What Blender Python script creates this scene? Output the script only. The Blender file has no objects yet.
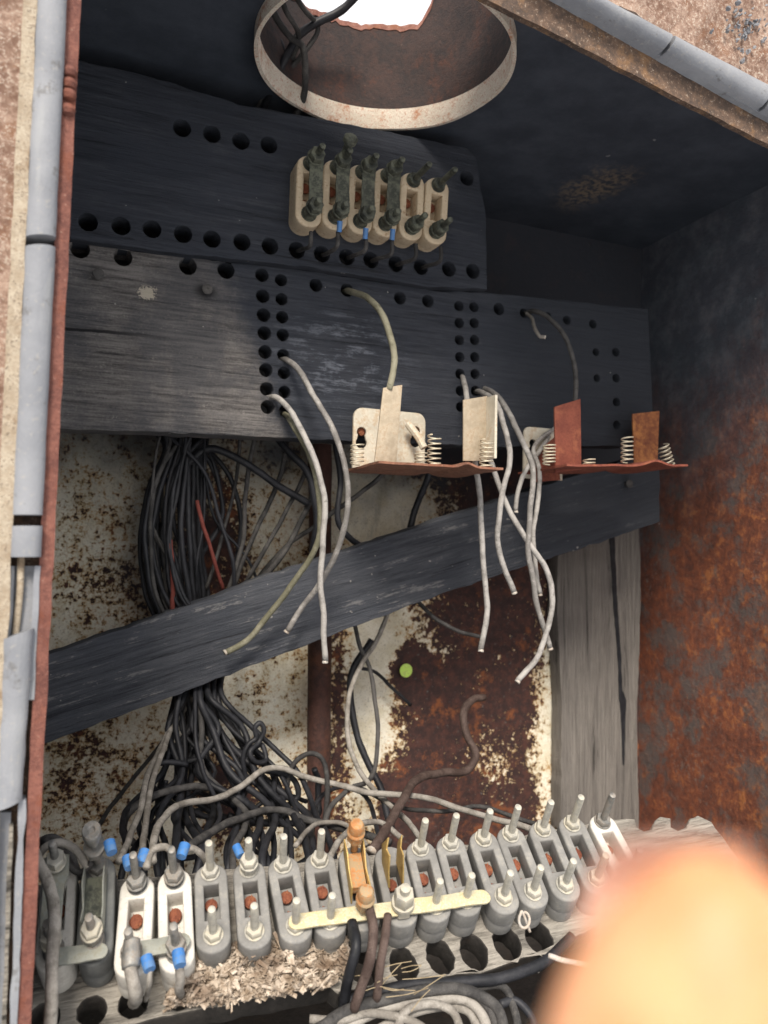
import bpy, bmesh, math, random
from mathutils import Vector, Matrix, noise as mnoise
random.seed(7)
S = bpy.context.scene
C = S.collection
# ------------------------------------------------------------------ camera
F = 820.0
YAW, PITCH, ROLL = map(math.radians, (22.5, 3.2, 1.2))
Fw = Vector((math.sin(YAW)*math.cos(PITCH), math.cos(YAW)*math.cos(PITCH), math.sin(PITCH)))
_r = Vector((math.cos(YAW), -math.sin(YAW), 0)); _u = _r.cross(Fw)
Rt = _r*math.cos(ROLL) + _u*math.sin(ROLL); Up = Rt.cross(Fw)
cam_d = bpy.data.cameras.new('camera'); cam = bpy.data.objects.new('camera', cam_d); C.objects.link(cam)
cam.matrix_world = Matrix(((Rt.x, Up.x, -Fw.x, 0), (Rt.y, Up.y, -Fw.y, 0), (Rt.z, Up.z, -Fw.z, 0), (0, 0, 0, 1)))
cam_d.sensor_fit = 'VERTICAL'; cam_d.sensor_height = 24.0; cam_d.lens = 24.0*F/1024
cam_d.clip_start = 0.004; cam_d.clip_end = 300
cam_d.dof.use_dof = True; cam_d.dof.focus_distance = 0.56
cam_d.dof.aperture_fstop = cam_d.lens/3.0          # a phone lens: 3 mm opening
S.camera = cam
# ------------------------------------------------------------------ light
SUN_EL, SUN_AZ = math.radians(42), math.radians(203)
w = bpy.data.worlds.new("World"); S.world = w; w.use_nodes = True
nt = w.node_tree; nt.nodes.clear()
sky = nt.nodes.new('ShaderNodeTexSky'); sky.sky_type = 'NISHITA'; sky.sun_disc = False
sky.sun_elevation = SUN_EL; sky.sun_rotation = SUN_AZ; sky.air_density = 1.0; sky.dust_density = 4.0; sky.ozone_density = 1.0
bg = nt.nodes.new('ShaderNodeBackground'); bg.inputs[1].default_value = 0.15
wo = nt.nodes.new('ShaderNodeOutputWorld')
tc = nt.nodes.new('ShaderNodeTexCoord'); cn = nt.nodes.new('ShaderNodeTexNoise'); cn.inputs['Scale'].default_value = 2.2; cn.inputs['Detail'].default_value = 5
cm = nt.nodes.new('ShaderNodeMapRange'); cm.inputs[1].default_value = .28; cm.inputs[2].default_value = .5
nt.links.new(tc.outputs['Generated'], cn.inputs['Vector']); nt.links.new(cn.outputs[0], cm.inputs[0])
cx_ = nt.nodes.new('ShaderNodeMix'); cx_.data_type = 'RGBA'; nt.links.new(cm.outputs[0], cx_.inputs[0]); nt.links.new(sky.outputs[0], cx_.inputs[6])
cx_.inputs[7].default_value = (4.8, 4.75, 4.8, 1)          # lit cloud, same scale as the sky texture
nt.links.new(cx_.outputs[2], bg.inputs[0]); nt.links.new(bg.outputs[0], wo.inputs[0])
sd = bpy.data.lights.new('sun', 'SUN'); sd.energy = 2.6; sd.angle = math.radians(16); sd.color = (1, .91, .80)
so = bpy.data.objects.new('sun', sd); C.objects.link(so); so.location = (0, -2, 3)
sdir = Vector((math.sin(SUN_AZ)*math.cos(SUN_EL), math.cos(SUN_AZ)*math.cos(SUN_EL), math.sin(SUN_EL)))
so.rotation_euler = sdir.to_track_quat('Z', 'Y').to_euler()
S.view_settings.view_transform = 'Standard'; S.view_settings.look = 'None'
S.view_settings.exposure = 0.9; S.view_settings.gamma = 1.0; S.view_settings.use_curve_mapping = False

# ------------------------------------------------------------------ where a ray of the photo meets a real plane of the cabinet
def ray(x, y): return Fw + Rt*((x-384)/F) - Up*((y-512)/F)
def at(x, y, Y):
    r = ray(x, y); return r*(Y/r.y)
def atX(x, y, X):
    r = ray(x, y); return r*(X/r.x)
PN = Vector((-.10, -.597, .796)).normalized(); PC = -0.443       # plane of the terminal tops
def atP(x, y, off=0.0):
    r = ray(x, y); return r*((PC+off)/r.dot(PN))

# ------------------------------------------------------------------ tiny node language
class V:
    def __init__(s, g, sock): s.g = g; s.s = sock
    def _b(s, op, o, rev=False):
        n = s.g.nt.nodes.new('ShaderNodeMath'); n.operation = op
        a, b = (o, s) if rev else (s, o)
        s.g.put(n.inputs[0], a); s.g.put(n.inputs[1], b); return V(s.g, n.outputs[0])
    def __add__(s, o): return s._b('ADD', o)
    __radd__ = __add__
    def __sub__(s, o): return s._b('SUBTRACT', o)
    def __rsub__(s, o): return s._b('SUBTRACT', o, True)
    def __mul__(s, o): return s._b('MULTIPLY', o)
    __rmul__ = __mul__
    def pw(s, o): return s._b('POWER', o)
    def mx(s, o): return s._b('MAXIMUM', o)
    def mn(s, o): return s._b('MINIMUM', o)
    def step(s, a, b):          # smooth 0..1 between a and b
        n = s.g.nt.nodes.new('ShaderNodeMapRange'); n.interpolation_type = 'SMOOTHSTEP'
        s.g.put(n.inputs[0], s); n.inputs[1].default_value = a; n.inputs[2].default_value = b
        if a > b:
            n.inputs[1].default_value = b; n.inputs[2].default_value = a; n.inputs[3].default_value = 1; n.inputs[4].default_value = 0
        return V(s.g, n.outputs[0])
class G:
    def __init__(s, name):
        s.m = bpy.data.materials.new(name); s.m.use_nodes = True; s.nt = s.m.node_tree
        s.b = s.nt.nodes['Principled BSDF']; s._pos = None; s._obj = None
    def put(s, sock, v):
        if isinstance(v, V): s.nt.links.new(v.s, sock)
        elif isinstance(v, (tuple, list)): sock.default_value = (*v, 1) if len(v) == 3 and len(sock.default_value) == 4 else v
        else: sock.default_value = v
    def pos(s):
        if not s._pos: s._pos = s.nt.nodes.new('ShaderNodeNewGeometry').outputs['Position']
        return s._pos
    def obj(s):
        if not s._obj: s._obj = s.nt.nodes.new('ShaderNodeTexCoord').outputs['Object']
        return s._obj
    def xyz(s):
        n = s.nt.nodes.new('ShaderNodeSeparateXYZ'); s.nt.links.new(s.pos(), n.inputs[0])
        return [V(s, o) for o in n.outputs]
    def rnd(s):
        return V(s, s.nt.nodes.new('ShaderNodeObjectInfo').outputs['Random'])
    def mapped(s, sc, co, off=(0, 0, 0), rot=(0, 0, 0)):
        if any(rot):
            n0 = s.nt.nodes.new('ShaderNodeMapping'); s.nt.links.new(co or s.pos(), n0.inputs[0]); n0.inputs['Rotation'].default_value = rot; co = n0.outputs[0]; rot = (0, 0, 0)
        n = s.nt.nodes.new('ShaderNodeMapping'); s.nt.links.new(co or s.pos(), n.inputs[0])
        n.inputs['Scale'].default_value = sc; n.inputs['Location'].default_value = off; n.inputs['Rotation'].default_value = rot
        return n.outputs[0]
    def noise(s, scale, detail=5, rough=.6, sc=(1, 1, 1), off=(0, 0, 0), dist=0, co=None, rot=(0, 0, 0)):
        n = s.nt.nodes.new('ShaderNodeTexNoise'); s.nt.links.new(s.mapped(sc, co, off, rot), n.inputs['Vector'])
        n.inputs['Scale'].default_value = scale; n.inputs['Detail'].default_value = detail
        n.inputs['Roughness'].default_value = rough; n.inputs['Distortion'].default_value = dist
        return V(s, n.outputs[0])
    def voro(s, scale, feat='F1', sc=(1, 1, 1), co=None, off=(0, 0, 0)):
        n = s.nt.nodes.new('ShaderNodeTexVoronoi'); n.feature = feat; s.nt.links.new(s.mapped(sc, co, off), n.inputs['Vector'])
        n.inputs['Scale'].default_value = scale; return V(s, n.outputs['Distance'])
    def mix(s, f, a, b):
        n = s.nt.nodes.new('ShaderNodeMix'); n.data_type = 'RGBA'
        s.put(n.inputs[0], f); s.put(n.inputs[6], a); s.put(n.inputs[7], b); return V(s, n.outputs[2])
    def blob(s, X, Z, cx, cz, rx, rz):      # 1 at the centre of an ellipse, 0 at its rim
        dx = (X-cx)*(1/rx); dz = (Z-cz)*(1/rz)
        return (1-(dx*dx+dz*dz).pw(.5)).mx(0.0)
    def out(s, col, rough=.7, bump=None, bs=.5, bd=.001, metal=0, spec=.5, **kw):
        s.put(s.b.inputs['Base Color'], col); s.put(s.b.inputs['Roughness'], rough); s.put(s.b.inputs['Metallic'], metal)
        s.b.inputs['Specular IOR Level'].default_value = spec
        for k, v in kw.items(): s.put(s.b.inputs[k.replace('_', ' ')], v)
        if bump is not None:
            n = s.nt.nodes.new('ShaderNodeBump'); n.inputs['Strength'].default_value = bs; n.inputs['Distance'].default_value = bd
            s.put(n.inputs['Height'], bump); s.nt.links.new(n.outputs[0], s.b.inputs['Normal'])
        return s.m

# ------------------------------------------------------------------ materials
def m_back():
    g = G('peeling_cream_paint_over_rust'); X, Y, Z = g.xyz()
    big = g.noise(14, 4, .6); fine = g.noise(150, 7, .72); mid = g.noise(48, 6, .7); tiny = g.noise(520, 3, .6)
    def B(px, py, rx, ry):
        c = at(px, py, .80); e = at(px+rx, py+ry, .80); return g.blob(X+(big-.5)*.05, Z+(mid-.5)*.04, c.x, c.z, abs(e.x-c.x), abs(e.z-c.z))
    xr = at(372, 600, .8).x
    right = (X+(big-.5)*.06+(mid-.5)*.03).step(xr-.008, xr+.02)                     # right sheet is nearly all rust
    rust = right*.155+.042
    rust = rust + B(110, 590, 110, 60)*.05 + B(215, 540, 45, 120)*.17
    rust = rust - B(390, 620, 60, 90)*.20 - B(385, 720, 46, 90)*.18 - B(395, 510, 75, 70)*.32 + B(408, 672, 26, 30)*.5
    rust = rust - B(550, 730, 24, 190)*.22 - B(500, 760, 60, 40)*.10 + B(420, 745, 30, 120)*.1
    rust = rust + B(235, 800, 60, 60)*.1 + B(338, 700, 14, 300)*.12 + B(85, 790, 50, 60)*.06 + (big-.5)*.16
    m = g.noise(210, 5, .70, off=(7, 3, 1))*.46+g.noise(90, 5, .7, off=(3, 3, 1))*.30+mid*.24
    isr = (rust + .40 - m).step(-.01, .01)
    halo = (rust + .385 - m).step(-.07, .0)
    paint = g.mix(mid.step(.35, .65), (.66, .60, .45), (.82, .78, .66))
    paint = g.mix(tiny.step(.52, .7)*.5, paint, (.25, .22, .16))
    paint = g.mix(g.noise(60, 5, .7, (1, 1, .25), (3, 0, 1)).step(.52, .70)*.4*Z.step(-.08, .04), paint, (.20, .22, .20))
    paint = g.mix((rust + .40 - m).step(-.07, .005)*.95, paint, g.mix(g.noise(30, 3).step(.4, .6), (.48, .26, .07), (.38, .25, .10)))
    r = g.mix(g.noise(95, 6, .7, off=(5, 1, 2)).step(.40, .66), (.030, .014, .013), (.078, .029, .021))
    r = g.mix(g.noise(26, 6, .75, off=(1, 9, 2)).step(.54, .68)*.75, r, (.27, .085, .025))
    r = g.mix(g.noise(230, 4, .7, off=(1, 4, 7)).step(.60, .72)*.6, r, (.16, .17, .17))
    col = g.mix(isr, paint, r)
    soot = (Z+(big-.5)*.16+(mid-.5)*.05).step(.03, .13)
    soot = soot.mx(B(165, 545, 60, 150).step(.15, .6)*.55).mx((X+(mid-.5)*.04).step(at(585, 560, .8).x, at(650, 560, .8).x)*0.5*Z.step(-.1, .04))  # extra darkening behind the cable coil and toward the upper right
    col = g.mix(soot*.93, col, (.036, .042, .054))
    return g.out(col, .78, m*.8+tiny*.3-isr*.5, .8, .0015)
def m_sidewall():
    g = G('orange_rust_with_hazed_soot'); X, Y, Z = g.xyz()
    big = g.noise(7, 5, .65); mid = g.noise(30, 6, .72); fine = g.noise(130, 6, .75); tiny = g.noise(500, 3, .7)
    c = g.mix((fine*.5+mid*.5).step(.38, .60), (.11, .042, .030), (.26, .080, .038))
    c = g.mix((mid*.6+fine*.4+(.72-Y)*.35).step(.53, .66), c, (.44, .165, .055))
    c = g.mix((g.noise(22, 7, .78, off=(4, 2, 1))).step(.47, .60)*.7, c, (.10, .11, .11))
    c = g.mix((g.noise(190, 4, .7, off=(2, 2, 9))*.6+big*.4).step(.56, .66)*.5, c, (.22, .22, .20))
    c = g.mix(tiny.step(.60, .72)*.5, c, (.42, .28, .16))
    c = g.mix(g.noise(90, 5, .8, (1, 1, .3), (6, 6, 6)).step(.56, .66)*.4, c, (.05, .022, .016))
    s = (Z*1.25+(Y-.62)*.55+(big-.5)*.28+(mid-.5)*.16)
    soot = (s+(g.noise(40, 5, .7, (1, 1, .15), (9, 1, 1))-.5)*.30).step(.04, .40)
    c = g.mix(soot*.93, c, g.mix(mid.step(.4, .7), (.075, .092, .118), (.145, .168, .20)))  # soot made paler and bluer, painting hazy glare into its colour
    c = g.mix(g.noise(75, 2, .5, off=(8, 2, 2)).step(.78, .8)*.7, c, (.5, .5, .5))
    return g.out(c, .8, fine*.7+tiny*.3+mid*.5, .9, .002)
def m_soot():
    g = G('hazed_soot_blackened_steel'); X, Y, Z = g.xyz()
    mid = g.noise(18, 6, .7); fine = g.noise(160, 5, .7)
    c = g.mix(mid.step(.35, .7), (.034, .042, .057), (.060, .071, .092))  # soot tone lifted toward blue to stand in for veiling haze
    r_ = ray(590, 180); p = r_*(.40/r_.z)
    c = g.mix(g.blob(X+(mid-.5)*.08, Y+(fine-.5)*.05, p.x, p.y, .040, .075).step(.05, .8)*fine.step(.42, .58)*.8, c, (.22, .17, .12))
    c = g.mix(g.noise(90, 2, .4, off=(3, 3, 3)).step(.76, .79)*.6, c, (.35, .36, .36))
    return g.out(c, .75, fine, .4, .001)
def m_charred(name, light=0.0, left_worn_lit=None, ang=0.0, wear=.35, tint=(1, 1, 1)):
    g = G(name); X, Y, Z = g.xyz(); rot = (0, ang, 0)
    T = lambda c: tuple(a*b for a, b in zip(c, tint))
    fibre = g.noise(420, 5, .75, (.07, .6, 1), rot=rot)
    line = g.noise(150, 6, .8, (.035, .4, 1), rot=rot, off=(3, 0, 1))
    ring = g.noise(42, 4, .65, (.07, .3, 1), rot=rot, dist=1.2)
    blot = g.noise(14, 6, .7, off=(2, 2, 0)); fine = g.noise(500, 4, .75); flake = g.noise(130, 6, .8, (.35, 1, 1), rot=rot, off=(8, 8, 8))
    c = g.mix((fibre*.4+line*.35+ring*.25).step(.38, .60), T((.028+.4*light, .032+.4*light, .041+.4*light)), T((.070+light*1.3, .075+light*1.3, .088+light*1.3)))
    c = g.mix(blot.step(.42, .62)*.5, c, T((.040+light*.5, .046+light*.5, .060+light*.5)))
    c = g.mix((line*.5+flake*.5).step(.555, .60)*wear, c, (.18+light, .178+light, .18+light))
    c = g.mix(line.step(.405, .37)*.75, c, (.012, .013, .016))
    if left_worn_lit is not None:
        f = (X+Z*.35+(blot-.5)*.05).step(left_worn_lit+.012, left_worn_lit-.012)  # slanting light and shade border painted in, lit side left, over worn wood
        wn = g.mix((fibre*.45+line*.35+fine*.2).step(.38, .60), (.065, .060, .057), (.22, .205, .195))
        wn = g.mix(line.step(.42, .37)*.9, wn, (.022, .021, .022))
        wn = g.mix(blot.step(.44, .60)*.55, wn, (.050, .054, .064))
        wn = g.mix((flake*.6+fine*.4).step(.57, .62)*.5, wn, (.28, .26, .24))
        c = g.mix(f*.85, c, wn)
        a_ = at(62, 328, .65); b_ = at(185, 339, .65); sl_ = (b_.z-a_.z)/(b_.x-a_.x)
        dz = Z-a_.z-(X-a_.x)*sl_+(blot-.5)*.004; ck = (dz*dz).step(3e-6, 2e-7)*X.step(b_.x+.01, b_.x-.07)
        c = g.mix(ck*.95, c, (.008, .008, .01))
        kp = at(206, 291, .65); c = g.mix(g.blob(X+(fine-.5)*.004, Z, kp.x, kp.z, .014, .008).step(.1, .7)*.8, c, (.02, .02, .022))
        p = at(148, 293, .65); c = g.mix((g.blob(X, Z, p.x, p.z, .014, .010)*.8+(fine-.5)*1.2+(flake-.5)).step(.36, .46), c, (.42, .38, .31))
        p = at(345, 360, .65); c = g.mix((g.blob(X, Z, p.x, p.z, .075, .055)*1.3).mn(.9)*(flake*.5+line*.5).step(.50, .57)*.7, c, (.19, .21, .25))
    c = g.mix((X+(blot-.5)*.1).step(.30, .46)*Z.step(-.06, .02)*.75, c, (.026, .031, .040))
    c = g.mix(g.noise(240, 2, .3, off=(7, 1, 3)).step(.785, .80)*.7, c, (.34, .33, .31))
    return g.out(c, .85, fibre*.5+line*1.2+ring*.5+fine*.25+flake*.3, .9, .0022, spec=.3)
def m_greywood(name, ax, a, b, sc=1.0, u=None):
    g = G(name)
    st = (.05, 1, 1) if ax == 0 else (1, 1, .05)
    grain = g.noise(230*sc, 6, .7, st); ring = g.noise(60*sc, 4, .65, (.05, .6, 1) if ax == 0 else (1, .3, .05), dist=.5); fine = g.noise(500, 3, .7)
    blot = g.noise(25, 4, .6)
    c = g.mix((grain*.5+ring*.5).step(.36, .62), a, b)
    c = g.mix(ring.step(.40, .33)*.8, c, tuple(x*.25 for x in a))
    c = g.mix(blot.step(.5, .7)*.35, c, tuple(x*.6 for x in b))
    c = g.mix(fine.step(.58, .7)*.3, c, (.4, .38, .33))
    return g.out(c, .85, grain*.8+ring+fine*.2, 1.0, .004, spec=.3)
def m_rust(name, a, b, o, sp=(.5, .42, .35), spk=.64, sc=1.0):
    g = G(name)
    mid = g.noise(40*sc, 6, .7); fine = g.noise(230*sc, 6, .75); tiny = g.noise(600*sc, 3, .7)
    c = g.mix((mid*.5+fine*.5).step(.38, .62), a, b)
    c = g.mix(g.noise(28*sc, 6, .75, off=(3, 1, 4)).step(.52, .66)*.8, c, o)
    c = g.mix((tiny*.5+fine*.5).step(spk-.08, spk)*.7, c, sp)
    return g.out(c, .8, fine+tiny*.5, .8, .0012)
def m_gasket():
    g = G('grey_rubber'); mid = g.noise(30, 5, .6); fine = g.noise(900, 3, .6); st = g.noise(90, 4, .6, (1, 1, .15))
    c = g.mix(mid.step(.3, .7), (.17, .18, .20), (.235, .245, .265)); c = g.mix(st.step(.55, .75)*.4, c, (.32, .33, .33))
    c = g.mix(g.noise(60, 6, .8, off=(1, 1, 1)).step(.56, .66)*.6, c, (.09, .085, .08))
    c = g.mix(g.noise(420, 4, .7).step(.58, .66)*.35, c, (.34, .32, .28))
    return g.out(c, .7, fine+mid*.5, .35, .0008)
def m_ceramic(name, a, b, dirt, spec=.5, rough=.42, amt=.55):
    g = G(name); o = g.obj(); r = g.rnd()
    mp = g.nt.nodes.new('ShaderNodeVectorMath'); mp.operation = 'ADD'; g.nt.links.new(o, mp.inputs[0]); 
    cx = g.nt.nodes.new('ShaderNodeCombineXYZ'); g.put(cx.inputs[0], r*3); g.put(cx.inputs[1], r*7); g.nt.links.new(cx.outputs[0], mp.inputs[1])
    co = mp.outputs[0]
    mid = g.noise(70, 5, .7, co=co); fine = g.noise(420, 4, .7, co=co); big = g.noise(30, 3, .6, co=co)
    c = g.mix(mid.step(.3, .7), a, b)
    c = g.mix((mid*.5+fine*.5).step(.50, .66)*amt, c, dirt)
    c = g.mix(fine.step(.62, .72)*.5, c, tuple(x*.35 for x in dirt))
    c = g.mix(r*.25, c, tuple(x*.8 for x in a))
    return g.out(c, fine.step(.3, .7)*.3+rough, fine*.5+mid, .25, .0006, spec=spec)
def m_metal(name, a, b, rough=.5, metal=.7, rust=None, amt=.6, sc=1.0):
    g = G(name); co = g.obj()
    mid = g.noise(150*sc, 5, .7, co=co); fine = g.noise(900*sc, 3, .7, co=co); r = g.rnd()
    c = g.mix(mid.step(.35, .65), a, b)
    mt = metal
    if rust:
        f = (mid*.6+fine*.4+r*.08).step(.50, .62)*amt
        c = g.mix(f, c, rust); mt = metal-f*metal
    return g.out(c, mid.step(.3, .7)*.3+rough, fine+mid, .4, .0005, metal=mt)
def m_cable(name, a, b, dirt=(.3, .27, .22), braid=True, rough=.75, amt=.4):
    g = G(name); co = g.obj(); r = g.rnd()
    mid = g.noise(90, 4, .7); fine = g.noise(1500, 2, .6); br = g.noise(800, 2, .5, (1, 1, 1))
    c = g.mix((mid+r*.2-.1).step(.35, .65), a, b)
    c = g.mix((mid*.4+fine*.6).step(.52, .66)*amt, c, dirt)
    c = g.mix(g.noise(160, 3, .6, off=(4, 4, 4)).step(.62, .7)*.5, c, tuple(x*.4 for x in a))
    return g.out(c, rough, fine+br*.6, .5 if braid else .15, .0008, spec=.3)
M = {}
ANGP = 16
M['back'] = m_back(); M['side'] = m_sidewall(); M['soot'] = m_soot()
M['charU'] = m_charred('charred_wood_upper', -.018, wear=.08)
M['charL'] = m_charred('charred_wood_worn_lit', -.012, wear=.14, left_worn_lit=at(238, 300, .65).x+.35*at(238, 300, .65).z)
M['plank'] = m_charred('charred_plank', .010, ang=math.radians(ANGP), wear=.8)
M['post'] = m_greywood('weathered_post_wood', 2, (.13, .12, .112), (.25, .232, .212), 1.9)
M['base'] = m_greywood('weathered_base_wood', 0, (.13, .12, .105), (.42, .39, .34), 2.0)
M['lip'] = m_rust('red_rusted_edge', (.10, .034, .026), (.22, .085, .06), (.17, .05, .026), (.36, .25, .20), .66, 1.5)
M['flange'] = m_rust('rusted_flange', (.14, .075, .05), (.36, .25, .19), (.19, .085, .04), (.50, .44, .37), .60, 1.5)
M['creamflange'] = m_rust('cream_flange', (.30, .24, .17), (.46, .40, .31), (.18, .11, .055), (.10, .065, .04), .60, 1.6)
M['brownlip'] = m_rust('brown_edge', (.05, .034, .026), (.14, .085, .055), (.22, .12, .055), (.40, .33, .26), .63, 1.4)
M['collar'] = m_rust('painted_collar', (.62, .55, .45), (.76, .70, .60), (.44, .14, .04), (.40, .13, .04), .59, 1.7)
M['pipe_in'] = m_rust('sooty_brown_pipe', (.020, .016, .017), (.050, .028, .024), (.085, .032, .020), (.25, .2, .17), .70, 1.0)
M['torn'] = m_rust('torn_rust', (.20, .08, .06), (.34, .16, .12), (.3, .12, .06))
M['rod'] = m_rust('dark_rust_rod', (.035, .016, .013), (.085, .035, .026), (.11, .04, .02), (.2, .13, .1), .68)
M['gasket'] = m_gasket()
M['white'] = m_ceramic('white_porcelain', (.54, .52, .47), (.68, .66, .61), (.26, .22, .17), amt=.45)
M['grey'] = m_ceramic('grey_ceramic', (.17, .168, .16), (.25, .246, .235), (.36, .34, .29), rough=.6, amt=.55)
M['darkgrey'] = m_ceramic('dark_grey_ceramic', (.10, .105, .105), (.15, .155, .15), (.25, .25, .22), rough=.6, amt=.4)
M['cream'] = m_ceramic('cream_porcelain', (.55, .44, .30), (.68, .57, .41), (.33, .18, .08), amt=.75)
M['zinc'] = m_metal('dull_zinc', (.36, .35, .31), (.55, .53, .47), .5, .3, (.42, .38, .28), .6)
M['steel'] = m_metal('grey_steel', (.20, .20, .19), (.36, .355, .34), .45, .6, (.2, .15, .1), .5)
M['dark'] = m_metal('dark_green_metal', (.045, .05, .042), (.12, .125, .10), .55, .4, (.16, .17, .12), .5)
M['bar'] = m_metal('mottled_yellow_zinc', (.50, .47, .33), (.66, .63, .50), .5, .3, (.44, .34, .12), .6)
M['greybar'] = m_metal('grey_green_strip', (.25, .26, .23), (.34, .35, .31), .5, .3, (.2, .18, .12), .5)
M['brass'] = m_metal('old_brass', (.55, .37, .12), (.66, .50, .22), .42, .75, (.30, .18, .06), .5)
M['orange'] = m_metal('orange_corroded_copper', (.42, .19, .07), (.56, .30, .12), .6, .3, (.30, .25, .16), .8)
M['screw'] = m_rust('rusty_screw', (.16, .045, .025), (.30, .10, .05), (.40, .16, .07), (.1, .04, .03), .64, 3)
M['enamel'] = m_metal('cream_enamel', (.50, .46, .37), (.64, .61, .52), .5, .0, (.40, .25, .11), .55, .5)
M['tab'] = m_metal('beige_metal', (.34, .28, .20), (.50, .43, .33), .5, .35, (.30, .20, .11), .5, .5)
M['redtab'] = m_rust('red_rust_plate', (.15, .035, .022), (.25, .07, .04), (.30, .10, .05), (.12, .05, .04), .66, 2)
M['orangetab'] = m_rust('orange_rust_plate', (.14, .04, .02), (.34, .13, .045), (.48, .20, .06), (.1, .05, .04), .66, 1.2)
M['shelf'] = m_rust('brown_rust_shelf', (.15, .065, .04), (.30, .14, .085), (.22, .075, .04), (.42, .3, .2), .66, 2)
M['spring'] = m_metal('pale_spring_wire', (.50, .46, .36), (.70, .66, .55), .4, .45, (.45, .33, .17), .4)
M['w_grey'] = m_cable('grey_cloth_wire', (.19, .18, .17), (.36, .345, .325), (.52, .50, .47))
M['w_green'] = m_cable('olive_cloth_wire', (.14, .135, .09), (.23, .22, .16), (.32, .3, .24))
M['w_tan'] = m_cable('tan_cable', (.17, .155, .135), (.31, .29, .26), (.44, .41, .37))
M['w_dgrey'] = m_cable('dusty_dark_cable', (.032, .031, .031), (.072, .069, .067), (.15, .14, .125))
M['w_black'] = m_cable('black_cable', (.012, .013, .016), (.024, .025, .030), (.07, .07, .07), False, .5, .2)
M['w_red'] = m_cable('dull_red_cable', (.12, .028, .022), (.18, .045, .035), (.2, .1, .08), False)
M['w_brown'] = m_cable('brown_cloth_cable', (.055, .036, .03), (.10, .07, .06), (.17, .13, .11))
M['cut'] = m_metal('pale_cut_end', (.38, .36, .33), (.58, .55, .50), .7, 0, (.30, .20, .12), .5)
M['blue'] = m_metal('blue_sleeve', (.035, .15, .42), (.05, .20, .50), .5, 0, (.12, .17, .24), .5, .5)
M['lime'] = m_metal('lime_sticker', (.58, .86, .14), (.68, .92, .22), .6, 0, (.30, .36, .12), .5)
M['straw'] = m_metal('dry_straw', (.26, .20, .12), (.38, .31, .2), .8, 0)
M['void'] = m_rust('dark_floor', (.02, .018, .016), (.045, .04, .035), (.05, .035, .025), (.3, .27, .22), .70)
def m_debris():
    g = G('pale_wood_crumbs'); f = g.noise(140, 5, .7); h = g.noise(45, 3, .6)
    c = g.mix(f.step(.35, .65), (.24, .18, .125), (.58, .50, .41)); c = g.mix(h.step(.45, .6)*.75, c, (.13, .085, .055))
    return g.out(c, .9, f, .6, .001)
M['debris'] = m_debris()
def m_skin():
    g = G('skin'); co = g.obj(); f = g.noise(900, 4, .6, co=co); b = g.noise(160, 3, .6, co=co)
    c = g.mix(b.step(.3, .7), (.56, .23, .10), (.70, .34, .17))
    return g.out(c, .5, f, .2, .0003, Subsurface_Weight=.35, Subsurface_Radius=(.006, .0025, .0012), Subsurface_Scale=1.0)
M['skin'] = m_skin()

# ------------------------------------------------------------------ object helpers
def tag(o, label=None, cat=None, group=None, kind=None):
    if label: o['label'] = label
    if cat: o['category'] = cat
    if group: o['group'] = group
    if kind: o['kind'] = kind
    return o
def empty(name, loc, label, cat, group=None):
    o = bpy.data.objects.new(name, None); o.location = loc; o.empty_display_size = .01; C.objects.link(o)
    return tag(o, label, cat, group)
def mk(name, vf, mat, parent=None, local=False, smooth=False, origin=None):
    """vf = (verts, faces). World coordinates unless local; the origin goes to the middle of the piece."""
    vs, fs = vf
    vs = [Vector(v) for v in vs]
    if local: c = Vector((0, 0, 0))
    elif origin is not None: c = Vector(origin)
    else:
        lo = Vector([min(v[i] for v in vs) for i in range(3)]); hi = Vector([max(v[i] for v in vs) for i in range(3)]); c = (lo+hi)/2
    me = bpy.data.meshes.new(name); me.from_pydata([v-c for v in vs], [], fs); me.validate(); me.update()
    b = bmesh.new(); b.from_mesh(me); bmesh.ops.recalc_face_normals(b, faces=b.faces); b.to_mesh(me); b.free()
    me.materials.append(mat)
    if smooth:
        me.shade_smooth()
        if smooth != 'all': me.set_sharp_from_angle(angle=math.radians(38))
    o = bpy.data.objects.new(name, me); C.objects.link(o)
    if parent: o.parent = parent; o.location = c - (Vector() if local else wloc(parent))
    else: o.location = c
    return o
def wloc(o):
    v = Vector(o.location)
    while o.parent: o = o.parent; v = v + Vector(o.location)
    return v
def join(*vfs):
    V_, F_ = [], []
    for vs, fs in vfs:
        n = len(V_); V_ += [Vector(v) for v in vs]; F_ += [[i+n for i in f] for f in fs]
    return V_, F_
def xf(vf, m): return [m @ Vector(v) for v in vf[0]], vf[1]
def cr(pts, k=6):
    pts = [Vector(p) for p in pts]; P = [pts[0]*2-pts[1]]+pts+[pts[-1]*2-pts[-2]]; out = []
    for i in range(1, len(P)-2):
        a, b, c, d = P[i-1:i+3]
        for j in range(k):
            t = j/k; out.append(.5*((2*b)+(c-a)*t+(2*a-5*b+4*c-d)*t*t+(3*b-a-3*c+d)*t**3))
    out.append(P[-2]); return out
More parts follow.
